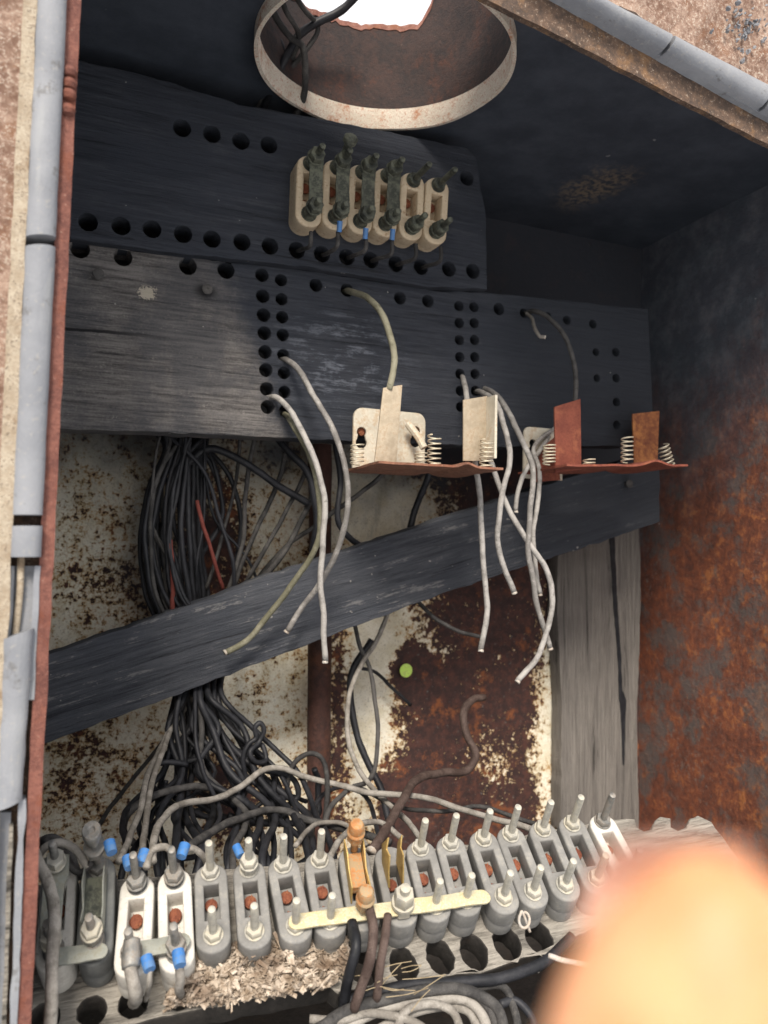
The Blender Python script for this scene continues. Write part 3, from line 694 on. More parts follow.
# 10: bent brass clip, stacked bolt
for x in (-.0050, .0040):
    child_of(TO[9], 'clip', disp(sheet([(-.002, 0), (.014, 0), (.019, .012), (.014, .026), (.011, .019), (.005, .021), (.002, .010)], [], .0010, .0002, Matrix(((0, 0, 1, x), (1, 0, 0, 0), (0, 1, 0, .001), (0, 0, 0, 1)))), .0016, 150), 'brass')
child_of(TO[9], 'bolt', xf(join(lathe([(.0058, .001), (.0064, .0015), (.0064, .006), (.0058, .0065)], hexa=True), lathe([(.0068, .007), (.007, .0085), (.0068, .010)], 20), lathe([(.0058, .0102), (.0062, .011), (.0062, .018), (.0056, .019)], hexa=True, off=.4), lathe([(.003, .018), (.003, .0235), (.002, .024)], 14)), Matrix.Translation((0, -.0165, 0))), 'zinc')
for o in (TO[8], TO[9]):      # these carry bolts where the others have studs
    for c in [c for c in o.children if c.name.split('.')[0] in ('stud', 'nut')]:
        ym = sum(v.co.y for v in c.data.vertices)/len(c.data.vertices)
        bpy.data.objects.remove(c)
for c in [c for c in TO[1].children if c.name.split('.')[0] == 'stud']:
    if sum(v.co.y for v in c.data.vertices) > 0: bpy.data.objects.remove(c)
# linking strips
def strip_on(pts, wdt, off, mat, name, label, lens=None):
    P_ = [atP(*p, off) for p in pts]; a, b = P_[0], P_[-1]
    x = (b-a).normalized(); z = (NZ-x*NZ.dot(x)).normalized(); y = z.cross(x); L = (b-a).length
    o_ = []
    for s in (1, -1):
        for i in range(9):
            t = math.pi*i/8 - math.pi/2; o_.append((s*(L/2+wdt/2*math.cos(t)), s*wdt/2*math.sin(t)))
    m = Matrix.Translation((a+b)/2) @ Matrix((x, y, z)).transposed().to_4x4()
    vf = disp(sheet(rough(o_, .003, .0003), [], .0016, .0003, m), .0006, 60)
    return tag(mk(name, vf, M[mat], None, smooth=True), label, 'metal strip')
strip_on([(296, 922), (483, 897)], .0085, .0045, 'bar', 'linking_strip', 'long mottled yellowish strip linking six grey terminals of the lower row')
strip_on([(55, 957), (99, 951)], .0085, .0065, 'greybar', 'linking_strip', 'short grey strip linking the two leftmost lower terminals')
strip_on([(140, 949), (182, 941)], .0085, .0055, 'greybar', 'linking_strip', 'short grey strip linking the two white terminals')

# upper row
UY = .621
ups = [((311.0, 146), (308.0, 237)), ((337.5, 149), (334.0, 241)), ((363.0, 154), (359.0, 245)), ((388.0, 157), (384.0, 248)), ((414.0, 163), (410.0, 250)), ((439.0, 168), (434.0, 254))]
names = ['leftmost', 'second', 'third', 'fourth', None, None]
UO = []
for i, (a, b) in enumerate(ups):
    o = P_cream if i == 0 else copy_tree(P_cream)
    place(o, at(*a, UY), at(*b, UY), Vector((0, -1, 0)), 1.13); UO.append(o)
    lab = ['leftmost cream terminal of the upper row under a dark green metal plate', 'cream terminal second from left in the upper row, topped by a bent dark screw',
           'cream terminal third from left in the upper row under a dark plate', 'cream terminal fourth from left in the upper row, beside the uncovered pair',
           'uncovered cream terminal with an open slot, left of the uncovered pair in the upper row', 'uncovered cream terminal at the right end of the upper row'][i]
    tag(o, lab, 'terminal', 'cream terminals on the upper board')
for i, o in enumerate(UO[:4]):
    vf = disp(sheet(rough([(-.0052, -.019), (.0052, -.019), (.0050, .020), (-.0050, .0205)], .003, .0003), [], .0012, .0003, Matrix.Translation((.0015, 0, .0105))), .0006, 120)
    child_of(o, 'cover_plate', vf, 'dark')
    child_of(o, 'nut', hexnut(.0195, .0125, .006, .0056), 'dark'); child_of(o, 'nut', hexnut(-.0165, .0125, .006, .0056), 'dark')
    child_of(o, 'spacer', xf(lathe([(.0042, .004), (.0044, .010)], 14), Matrix.Translation((0, -.0165, 0))), 'dark')
for o in UO[4:]:
    child_of(o, 'nut', hexnut(-.0165, .005, .008, .0056), 'dark')
k_ = UO[1]
child_of(k_, 'screw_head', xf(disp(lathe([(.003, 0), (.003, .008), (.0048, .009), (.005, .013), (.003, .0145)], 14), .0005, 300), Matrix.Translation((0, .0225, .018)) @ Matrix.Rotation(-.5, 4, 'X')), 'dark')

# ================================================================== wires
NW = [0]
def wire(pts, r, mat, label, name='wire', group=None, end=None, cat='wire', wob=.0012, k=6, n=10):
    P_ = []
    for p in pts:
        P_.append(at(p[0], p[1], p[2]) if not isinstance(p, Vector) else p)
    NW[0] += 1
    if name == 'cable' and not isinstance(pts[0], Vector): r = r*.8
    elif isinstance(pts[0], Vector) and name != 'cable_lug': r = r*.8
    o = mk(name, tube(P_, r, n, k, wob, NW[0]), M[mat], None, smooth='all')
    tag(o, label, cat, group)
    if end:
        d = (P_[-1]-P_[-2]).normalized()
        mk('cut_end', tube([P_[-1]-d*.0005, P_[-1]+d*.0015], [r*.9, r*1.12], 9, raw=True), M['cut'], o, smooth='all')
    return o
hw = .0024
wire([(281, 360, .665), (288, 360, .645), (300, 372, .628), (318, 402, .618), (335, 435, .612), (346, 475, .612), (347, 515, .618), (338, 548, .63), (322, 580, .645), (303, 606, .66), (287, 631, .664)], hw, 'w_grey', 'grey cloth wire from a board hole, bending down left onto the slanted plank', end=1)
wire([(266, 399, .665), (276, 397, .642), (290, 410, .628), (305, 438, .618), (316, 464, .612), (324, 501, .61), (323, 535, .612), (321, 575, .615), (323, 620, .618), (325, 661, .62)], hw, 'w_grey', 'pale grey wire hanging almost straight down past the slanted plank, left of the brackets', end=1)
wire([(283, 414, .665), (290, 418, .64), (300, 436, .630), (311, 458, .626), (318, 488, .624), (320, 518, .626), (314, 550, .635), (285, 594, .652), (256, 632, .664), (240, 645, .666), (226, 652, .664)], hw, 'w_green', 'olive green cloth wire curving left to end low on the slanted plank', end=1)
wire([(344, 291, .668), (352, 292, .645), (366, 297, .622), (381, 313, .602), (391, 337, .592), (394, 362, .587), (389, 390, .582)], .0027, 'w_green', 'olive wire arching from a board hole to the leaning metal plate of the left bracket')
wire([(461, 374, .668), (464, 382, .64), (467, 400, .615), (471, 430, .603), (476, 468, .600), (481, 505, .602), (482, 545, .605), (485, 585, .607), (487, 612, .608), (481, 650, .606)], hw, 'w_grey', 'grey wire hanging straight down from behind the right upright of the left bracket', end=1)
wire([(474, 391, .668), (482, 392, .64), (496, 403, .612), (506, 430, .598), (509, 462, .594), (502, 495, .594), (498, 535, .597), (503, 565, .60), (514, 592, .602)], hw, 'w_grey', 'grey wire ending shortest among those hanging between the two brackets', end=1)
wire([(471, 407, .668), (476, 410, .640), (483, 440, .622), (493, 469, .612), (508, 508, .602), (528, 542, .592), (546, 568, .588), (552, 595, .588), (548, 628, .59), (535, 659, .592), (518, 681, .592)], hw, 'w_grey', 'grey wire hanging lowest, hooking back left at its end above the brown cable', end=1)
wire([(478, 388, .668), (490, 391, .636), (504, 404, .612), (519, 434, .596), (532, 466, .589), (531, 510, .589), (528, 546, .591), (534, 586, .593), (542, 622, .594), (550, 648, .594)], hw, 'w_grey', 'grey wire hanging nearly straight, its end just right of the hooked one', end=1)
wire([(555, 428, .640), (540, 440, .625), (534, 450, .612), (540, 470, .602), (538, 505, .600), (533, 535, .602), (536, 568, .604), (540, 594, .605)], .002, 'w_grey', 'thin grey wire dropping from the cream plate of the right bracket', end=1)
wire([(548, 436, .640), (540, 450, .622), (527, 467, .612), (519, 487, .610), (516, 511, .612)], .002, 'w_grey', 'short grey wire tail beside the cream plate of the right bracket', end=1)
wire([(525, 313, .655), (533, 311, .640), (545, 315, .628), (558, 327, .617), (569, 347, .608), (576, 372, .603), (575, 402, .60)], .0022, 'w_dgrey', 'dark grey wire arching down to the red rusted plate of the right bracket')
wire([(527, 313, .648), (533, 318, .636), (535, 328, .628), (539, 336, .622), (544, 337, .620)], .0016, 'w_tan', 'short pale hooked wire end above the right bracket', end=1)
# cables over the back wall
wire([(484, 697, .70), (472, 700, .69), (463, 714, .685), (467, 737, .68), (475, 756, .67), (465, 772, .66), (441, 773, .645), (419, 778, .62), (402, 802, .58), (388, 826, .55), (372, 850, .53)], .0044, 'w_brown', 'thick brown cloth cable bending up from behind the terminals to a pale frayed end', 'cable', end=1, cat='cable')
cb = [
 ([(352, 610, .74), (360, 645, .735), (370, 668, .73), (376, 705, .72), (378, 745, .70), (370, 779, .67), (346, 791, .64), (328, 812, .61), (322, 845, .58)], .0026, 'w_dgrey', 'dusty dark cable looping from behind the plank round and back left above the orange bolts'),
 ([(388, 612, .735), (376, 642, .73), (362, 663, .73), (350, 693, .72), (347, 730, .70), (358, 768, .67), (382, 798, .63), (408, 822, .58), (425, 845, .55)], .0028, 'w_tan', 'tan cable bowing left of the sticker'),
 ([(372, 640, .75), (353, 670, .75), (352, 710, .745), (362, 750, .735), (379, 785, .72), (392, 830, .69)], .0042, 'w_black', 'thick black cable hanging left of the sticker'),
 ([(362, 668, .77), (376, 672, .77), (392, 688, .775), (410, 706, .778)], .0022, 'w_black', 'short black cable tail just below the lime sticker'),
 ([(285, 800, .66), (291, 768, .66), (305, 754, .66), (318, 756, .655), (326, 772, .65), (326, 812, .62), (322, 850, .58)], .0026, 'w_dgrey', 'dark cable making a small arch in front of the rusty conduit'),
 ([(152, 862, .50), (154, 840, .53), (161, 822, .56), (175, 807, .59), (214, 799, .62), (242, 785, .64), (262, 771, .65), (284, 769, .65), (310, 778, .65), (345, 787, .64), (375, 794, .62), (420, 796, .60), (470, 812, .56), (525, 827, .52), (560, 842, .50)], .0030, 'w_tan', 'long tan cable humping from the white pair away to the right'),
 ([(185, 850, .52), (215, 829, .57), (252, 814, .60), (284, 811, .61), (313, 821, .60), (350, 830, .57), (390, 842, .54)], .0034, 'w_dgrey', 'dusty cable arching low over the bottom of the black bundle'),
 ([(202, 680, .74), (190, 702, .72), (173, 726, .69), (164, 747, .66), (152, 784, .62), (145, 822, .57), (143, 860, .52)], .0027, 'w_tan', 'grey tan cable from under the plank to the left white terminal, right of its twin'),
 ([(186, 682, .74), (179, 704, .72), (169, 730, .69), (157, 755, .66), (147, 776, .63), (140, 812, .58), (127, 842, .54), (118, 862, .51)], .0027, 'w_tan', 'grey tan cable from under the plank to the left white terminal, left of its twin'),
 ([(188, 700, .75), (172, 730, .74), (150, 757, .73), (120, 795, .70), (98, 828, .65), (92, 845, .6)], .0022, 'w_dgrey', 'thin dark cable slanting down to the tall round bolt'),
 ([(412, 592, .72), (424, 608, .71), (438, 621, .70), (459, 631, .69), (482, 637, .685)], .0024, 'w_dgrey', 'dark cable stub below the slanted plank pointing at the hanging wire'),
 ([(432, 462, .70), (428, 478, .70), (418, 503, .715), (410, 530, .72)], .0040, 'w_black', 'thick black cable between the lower board and the plank, right part of the gap'),
 ([(392, 462, .69), (380, 476, .69), (358, 495, .70), (324, 520, .72), (284, 548, .73), (250, 590, .735)], .0028, 'w_dgrey', 'dark cable running down left from behind the left bracket'),
 ([(300, 838, .62), (318, 800, .66), (345, 786, .68), (368, 800, .66), (380, 840, .6)], .0024, 'w_black', 'black cable looped just behind the orange bolts'),
 ([(330, 858, .50), (342, 838, .52), (356, 826, .54), (380, 822, .55), (402, 838, .54)], .0026, 'w_tan', 'short tan loop right behind the orange bolts'),
 ([(296, 846, .53), (306, 832, .56), (322, 822, .58), (345, 824, .57), (366, 846, .54)], .0022, 'w_tan', 'thin tan loop left of the orange bolts'),
 ([(360, 788, .66), (395, 806, .62), (440, 812, .59), (480, 806, .58), (530, 822, .55), (556, 832, .53)], .0022, 'w_dgrey', 'thin dark cable passing low behind the studs of the grey terminals'),
]
for pts, r, m, lab in cb: wire(pts, r, m, lab, 'cable', cat='cable')
# fan of cables under the lower board, left of the conduit
fan = [([(255, 436, .70), (247, 480, .71), (244, 520, .715), (242, 548, .72), (228, 592, .725)], .0026, 'w_dgrey'), ([(288, 440, .70), (276, 488, .71), (254, 535, .72), (232, 592, .725)], .0028, 'w_dgrey'),
       ([(306, 472, .70), (280, 524, .71), (244, 585, .725)], .0026, 'w_dgrey'), ([(314, 492, .70), (287, 548, .715), (250, 592, .725)], .0032, 'w_dgrey'), ([(240, 436, .70), (236, 480, .72), (224, 530, .725), (206, 590, .73)], .0020, 'w_dgrey')]
for (pts, r, m), q_ in zip(fan, ('second from left', 'third from left', 'fourth from left', 'rightmost and thickest', 'leftmost and thinnest')): wire(pts, r, m, 'dusty dark cable of the fan above the slanted plank, '+q_, 'cable', 'fanned cables left of the conduit', cat='cable')
wire([(168, 482, .715), (188, 462, .705), (215, 449, .70), (255, 470, .70), (285, 490, .70), (308, 504, .70)], .0042, 'w_black', 'thick black cable arching across the top of the fan', 'cable', cat='cable')
wire([(270, 430, .70), (290, 452, .69), (308, 474, .685), (316, 520, .69), (312, 560, .71)], .0040, 'w_black', 'thick black cable dropping just left of the rusty conduit', 'cable', cat='cable')
wire([(335, 440, .69), (341, 480, .69), (338, 520, .69), (352, 540, .70), (380, 556, .715)], .0034, 'w_black', 'black cable curling right behind the slanted plank beside the conduit', 'cable', cat='cable')
wire([(196, 500, .70), (203, 526, .70), (212, 552, .705), (223, 592, .72)], .0022, 'w_red', 'dull red cable slanting beside the black coil', 'cable', cat='cable')
wire([(170, 540, .69), (172, 570, .69), (173, 618, .70)], .0026, 'w_red', 'dull red cable upright inside the black coil', 'cable', cat='cable')
for i in range(19):
    t = i/18; dx = -26+52*t+random.uniform(-3, 3); yy = random.uniform(.685, .735); b = random.uniform(.9, 1.1)
    L0 = 141+t*32; 
    pts = [(175+dx*.6+random.uniform(-4, 4), 432, yy+.0), (164+t*22, 450+random.uniform(-4, 4), yy), (L0+5+random.uniform(-3, 3), 490, yy), (L0+random.uniform(-6, 8), 540, yy), (L0+5+t*6+random.uniform(-3, 3), 590, yy), (L0+20+t*14, 632, yy+.005), (180+t*20, 690, .735)]
    wire(pts, random.uniform(.0018, .0030), 'w_black' if random.random() < .9 else 'w_dgrey', 'dark cable of the coil hanging between the lower board and the plank', 'cable', 'coiled dark cables above the plank', cat='cable')
for i in range(5):
    x = 184+i*4.5; yy = .70+.006*i
    wire([(x+random.uniform(-3, 8), 434, yy), (x, 480, yy), (x+random.uniform(-3, 3), 540, yy), (x+6, 600, yy+.01), (x+8, 640, .72)], .0028, 'w_black', 'dark cable of the coil hanging between the lower board and the plank', 'cable', 'coiled dark cables above the plank', cat='cable')
for i in range(30):
    t = i/29; x0 = 176+t*42+random.uniform(-6, 6); x1 = 138+t*192+random.uniform(-14, 14); yy = random.uniform(.68, .745)
    mid = [(x0+(x1-x0)*.22+random.uniform(-16, 16), 730, yy-.01), (x0+(x1-x0)*.5+random.uniform(-26, 26), 772, yy-.03), (x0+(x1-x0)*.82+random.uniform(-24, 24), 812, yy-.07)]
    wire([(x0+4, 660, .74), (x0, 695, yy)]+mid+[(x1, 850, yy-.15), (x1+random.uniform(-8, 8), 885, yy-.17)], random.uniform(.0020, .0036), 'w_black' if random.random() < .93 else 'w_dgrey',
         'black cable of the thick bundle spilling down from behind the slanted plank', 'cable', 'black cables spilling below the plank', cat='cable')
for i in range(10):                                                     # loose loops lying over the bundle
    cx = random.uniform(175, 300); cy = random.uniform(745, 840); rx = random.uniform(30, 70); ry = random.uniform(14, 36); a0 = random.uniform(0, 6.3); sp = random.uniform(2.4, 4.0); yy = random.uniform(.69, .73)
    til = random.uniform(-.6, .6); pts = []
    for k in range(9):
        a = a0+sp*k/8; u = rx*math.cos(a); v = ry*math.sin(a)
        pts.append((min(318, max(95, cx+u*math.cos(til)-v*math.sin(til))), min(868, max(715, cy+u*math.sin(til)+v*math.cos(til))), yy-.0006*(cy-740)+.01*math.sin(a*1.3)))
    wire(pts, random.uniform(.0022, .0036), random.choice(('w_black', 'w_black', 'w_black', 'w_dgrey')), 'dark cable curled in a loose loop over the bundle below the plank', 'cable', 'loose loops over the black bundle', cat='cable')
for i in range(12):                                                     # stray strands of the coil above the plank
    x0 = random.uniform(160, 215); x1 = random.uniform(150, 262); yy = random.uniform(.685, .73); bl = random.uniform(-34, 30)
    wire([(x0, 434, yy), (x0*.6+x1*.4+bl, 470, yy-.004), (x0*.4+x1*.6+bl*1.4, 520, yy), (x1+bl*.5, 570, yy+.004), (x1+6, 640, .735)], random.uniform(.0015, .0028), random.choice(('w_black', 'w_black', 'w_black', 'w_dgrey')), 'stray dark cable crossing the coil above the slanted plank', 'cable', 'stray cables crossing the coil', cat='cable')
# small tied loops
wire([(247, 782, .66), (243, 760, .66), (248, 745, .66), (256, 738, .66), (255, 728, .66), (260, 723, .66), (264, 730, .66), (259, 742, .66), (250, 752, .655), (256, 762, .655), (266, 760, .66), (262, 745, .665), (254, 748, .667)], .0026, 'w_black', 'black cable knotted into two small loops beside the bundle', 'cable', cat='cable', wob=0)
wire([(262, 778, .66), (270, 800, .66), (285, 806, .66), (298, 796, .66), (294, 780, .66), (280, 774, .66), (262, 770, .66)], .003, 'w_black', 'black cable bent into an open loop behind the long tan cable', 'cable', cat='cable', wob=0)
# roof pipe cables
rc = [([(262, -30, .60), (272, 10, .62), (290, 36, .63), (303, 48, .635), (306, 80, .640), (300, 106, .655), (288, 125, .675)], .0035, 'w_dgrey', 'dark cable out of the roof pipe curling over its collar'),
      ([(358, -6, .615), (342, 10, .625), (322, 20, .63), (300, 34, .635), (284, 60, .64), (275, 85, .655), (262, 112, .68)], .0042, 'w_black', 'thick black cable crossing the others inside the roof pipe'),
      ([(285, -30, .60), (302, 6, .62), (318, 28, .635), (300, 58, .645), (268, 92, .665), (256, 112, .685)], .0026, 'w_dgrey', 'thin dusty cable bowing right inside the roof pipe'),
      ([(250, -20, .60), (270, 25, .635), (284, 52, .645), (272, 80, .66), (262, 104, .68)], .0030, 'w_black', 'black cable nearest the left rim of the roof pipe'),
      ([(270, -30, .59), (286, 10, .61), (298, 34, .63), (292, 60, .65)], .0028, 'w_dgrey', 'short dusty cable in the middle of the roof pipe tangle')]
for pts, r, m, lab in rc: wire(pts, r, m, lab, 'cable', cat='cable')
# wires of the upper terminals into the holes below
for i, (a, b) in enumerate((((311, 232), (297, 250)), ((338, 232), (322, 254)), ((366, 236), (347, 257)), ((392, 240), (371, 260)), ((416, 244), (396, 264)), ((441, 247), (421, 267)))):
    wire([(a[0], a[1], .606), (a[0]-1, a[1]+14, .606), (b[0]+6, b[1]-1, .622), (b[0]+1, b[1]+1, .650), (b[0], b[1], .668)], .0017, 'w_dgrey', 'thin dark wire below the '+('leftmost', 'second', 'third', 'fourth', 'fifth', 'rightmost')[i]+' terminal of the upper row, entering a drilled hole', 'wire', 'wires under the upper terminals', wob=0)
for (x, y, q_) in ((340, 226, 'second'), (366, 233, 'third'), (393, 234, 'fourth')):
    o = mk('blue_sleeve', tube([at(x, y-5, .601), at(x-1, y+6, .604)], .0022, 12, k=3), M['blue'], None, smooth=True); tag(o, 'blue sleeve hanging under the lower stud of the %s upper terminal' % q_, 'sleeve', 'blue wire sleeves')
# wires at the lower terminals
def P(x, y, off=.0): return atP(x, y, off)
wire([P(28, 838, .03), P(38, 862, .035), P(49, 884, .034), P(54, 915, .032), P(53, 950, .030), P(52, 990, .024), P(49, 1040, .01)], .0038, 'w_tan', 'thick tan grey cable hanging in front of the leftmost lower terminal', 'cable', cat='cable', wob=.0005)
wire([P(34, 862, .01), P(46, 847, .014), P(62, 843, .014), P(78, 852, .012), P(88, 868, .008)], .0028, 'w_tan', 'tan cable arching behind the two leftmost lower terminals', 'cable', cat='cable', wob=.0005)
wire([P(44, 840, .0), P(60, 850, .006), P(72, 868, .006), P(82, 872, .006), P(92, 862, .010)], .0024, 'w_dgrey', 'dark cable dipping between the two leftmost lower terminals', 'cable', cat='cable', wob=.0005)
wire([P(30, 850, -.01), P(50, 838, .0), P(68, 850, -.002), P(80, 880, -.01)], .003, 'w_dgrey', 'dusty cable hump behind the leftmost lower terminal', 'cable', cat='cable', wob=.0005)
wire([P(146, 868, .018), P(152, 851, .017), P(165, 847, .016), P(172, 852, .016)], .0026, 'w_tan', 'short tan jumper wire joining the upper studs of the white pair', 'wire', wob=0)
wire([P(182, 852, .016), P(192, 848, .014), P(203, 856, .006), P(208, 866, -.004)], .0024, 'w_tan', 'short tan jumper wire from the white pair to the next grey terminal', 'wire', wob=0)
def sleeve(a, b, off, label, r=.0031): 
    o = mk('blue_sleeve', tube([P(*a, off), P(*b, off)], [r, r*.95], 14, k=3, wob=0), M['blue'], None, smooth=True); tag(o, label, 'sleeve', 'blue wire sleeves')
sleeve((127, 857), (130, 868), .017, 'blue sleeve on the left of the left white terminal upper stud')
sleeve((145, 851), (141, 864), .017, 'blue sleeve on the right of the left white terminal upper stud')
sleeve((185, 845), (181, 857), .017, 'blue sleeve beside the upper stud of the right white terminal')
sleeve((146, 957), (150, 970), .016, 'blue sleeve at the lower stud of the left white terminal')
sleeve((178, 951), (180, 966), .017, 'blue sleeve hanging below the lower stud of the right white terminal')
sleeve((109, 842), (112, 853), .020, 'blue sleeve right of the tall round headed bolt')
sleeve((236, 846), (241, 856), .010, 'blue sleeve just left of the grey terminal with two nuts', .0026)
wire([P(133, 950, .014), P(131, 968, .015), P(134, 985, .010), P(136, 997, .0), P(134, 1003, -.025)], .0042, 'w_tan', 'thick pale wire from the left white terminal down into a board hole', 'wire', wob=.0004)
wire([P(150, 970, .014), P(149, 985, .006), P(146, 1000, -.02)], .0016, 'w_tan', 'thin pale wire from the blue sleeve of the left white terminal', 'wire', wob=.0004)
wire([P(180, 964, .014), P(181, 980, .006), P(179, 990, -.005), P(180, 998, -.03)], .0030, 'w_tan', 'frayed tan wire from the right white terminal into a board hole', 'wire', wob=.0009)
wire([P(132, 940, .018), P(131, 955, .017), P(131, 968, .016)], .0045, 'steel', 'grey cable lug on the lower stud of the left white terminal', 'cable_lug', cat='cable lug', wob=0)
wire([P(368, 905, .010), P(373, 930, .014), P(370, 958, .008), P(362, 985, -.006), P(354, 1010, -.02)], .0034, 'w_brown', 'brown cable hanging from the lower orange bolt', 'cable', cat='cable', wob=.0005)
wire([P(388, 915, .006), P(385, 940, .008), P(380, 965, .0), P(376, 1000, -.02)], .0030, 'w_brown', 'brown cable hanging from the yellowed bolt', 'cable', cat='cable', wob=.0005)
wire([P(352, 922, .006), P(356, 945, .010), P(350, 970, .0), P(346, 990, -.016), P(344, 1012, -.03)], .0036, 'w_black', 'thick black cable below the pale strip, left of the brown one', 'cable', cat='cable', wob=.0005)
ey = [P(524+5.5*math.sin(a)*(1 if a < 3.2 else .9), 920-8*math.cos(a), .002) for a in [i*.5 for i in range(13)]]
wire(ey+[P(530, 932, -.006)], .0010, 'cut', 'small pale wire eyelet below the grey terminals', 'wire_eyelet', wob=0)
# coils below the board
bc = [([(318, 1030), (345, 1012), (380, 1002), (430, 990), (470, 992), (497, 1008), (505, 1035)], .0040, 'w_dgrey'), ([(330, 1040), (370, 1014), (420, 1002), (462, 1000), (482, 1016), (488, 1040)], .0036, 'w_tan'),
      ([(350, 1045), (395, 1020), (436, 1008), (466, 1010), (478, 1030)], .0030, 'w_tan'), ([(395, 1040), (405, 1012), (430, 1003), (452, 1012), (462, 1040)], .0030, 'w_tan'),
      ([(340, 1002), (380, 992), (420, 984), (450, 984), (490, 980), (520, 972), (548, 958), (572, 936)], .0042, 'w_black'), ([(360, 996), (400, 990), (455, 992), (500, 985), (515, 1010), (520, 1040)], .0030, 'w_dgrey'),
      ([(310, 1018), (340, 1020), (370, 1012), (410, 1020), (440, 1040)], .0028, 'w_tan'), ([(445, 990), (480, 1000), (494, 1020), (498, 1045)], .0036, 'w_dgrey'), ([(500, 1004), (515, 1000), (530, 1015), (538, 1040)], .0030, 'w_black')]
for j, (pts, r, m) in enumerate(bc):
    wire([P(x, y, -.022-.003*(j % 3)) for x, y in pts], r, m, 'cable of the loose tangle below the terminal board', 'cable', 'tangled cables under the terminal board', cat='cable', wob=.0008)
wire([P(548, 957, .0), P(570, 962, .004), P(600, 968, .008)], .0018, 'cut', 'thin white wire end poking out beside the fingertip', 'wire')
straw = []
for i in range(13):
    x = random.uniform(335, 420); y = random.uniform(960, 1012); a = random.uniform(-.9, .3); L = random.uniform(12, 48)
    p0 = P(x, y, random.uniform(-.018, -.002)); p1 = P(x+L*math.cos(a), y+L*math.sin(a), random.uniform(-.014, .0)); mid = (p0+p1)/2+Vector((0, 0, random.uniform(-.001, .001)))
    straw.append(tube([p0, mid, p1], .00025, 5, k=4))
tag(mk('dry_straw', join(*straw), M['straw'], None), 'dry straw stalks among the cables below the orange bolts', 'straw', kind='stuff')
# crumbled wood debris
deb = []
poly = [(166, 1006), (188, 955), (222, 944), (262, 946), (300, 940), (345, 936), (352, 965), (330, 985), (240, 1000)]
def inside(x, y):
    c = False
    for i in range(len(poly)):
        a, b = poly[i], poly[i-1]
        if (a[1] > y) != (b[1] > y) and x < (b[0]-a[0])*(y-a[1])/(b[1]-a[1])+a[0]: c = not c
    return c
n_ = 0
while n_ < 7000:
    x, y = random.uniform(160, 352), random.uniform(935, 1006)
    if not inside(x, y): continue
    n_ += 1; hgt = .003+.012*(mnoise.noise(Vector((x*.05, y*.06, 1)))+.5)
    p = atP(x, y, -BH+.001+max(0.0, random.random()*hgt)); s = random.choice((1, 1, 1, 1.6, 3.0))*random.uniform(.0005, .0011)
    rot = Matrix.Rotation(random.uniform(0, 6), 4, 'Z') @ Matrix.Rotation(random.uniform(-.8, .8), 4, 'X') @ Matrix.Rotation(random.uniform(-.8, .8), 4, 'Y')
    fb = random.random() < .12; b = box(-s*(2.6 if fb else 1), s*(2.6 if fb else 1), -s*(.12 if fb else .5), s*(.12 if fb else .5), -s*.15, s*.15)
    deb.append(xf(([Vector(v)+Vector((random.uniform(-.3, .3), random.uniform(-.3, .3), random.uniform(-.3, .3)))*s for v in b[0]], b[1]), Matrix.Translation(p) @ rot))
tag(mk('wood_crumbs', join(*deb), M['debris'], None), 'pale crumbled wood and husks heaped on the terminal board below the grey terminals', 'debris', kind='stuff')

# ================================================================== fuse brackets
def helix(c, r, h, turns, wr, ax=Vector((0, 0, 1)), taper=0.0):
    ax = ax.normalized(); u = ax.orthogonal().normalized(); v = ax.cross(u); n = int(turns*14)
    return tube([c+ax*(h*i/n)+(u*math.cos(2*math.pi*i/14)+v*math.sin(2*math.pi*i/14))*r*(1-taper*i/n) for i in range(n+1)], wr, 6, raw=True)
def platepx(pts, Y, th, bend=None, holes=[], bev=.0004, rot=None):
    return sheet([xz(x, y, Y) for x, y in pts], holes, th, bev, FRONT(Y))
def keyhole(px, py, Y, s=1.0):
    cx, cz = xz(px, py, Y); o = []
    for i in range(14): a = -math.pi*.22+i/13*math.pi*1.44; o.append((cx+.0042*s*math.cos(a), cz+.004*s+.0042*s*math.sin(a)))
    for i in range(14): a = math.pi*.78+i/13*math.pi*1.44; o.append((cx+.0050*s*math.cos(a), cz-.005*s+.0050*s*math.sin(a)))
    return o
def rrect(px0, py0, px1, py1, Y, r=.008):
    x0, z0 = xz(px0, py1, Y); x1, z1 = xz(px1, py0, Y); o = []
    for cx, cz, a0 in ((x1-r, z1-r, 0), (x0+r, z1-r, 90)):
        for i in range(7): a = math.radians(a0+15*i); o.append((cx+r*math.cos(a), cz+r*math.sin(a)))
    o += [(x0, z0), (x1, z0)]
    return o
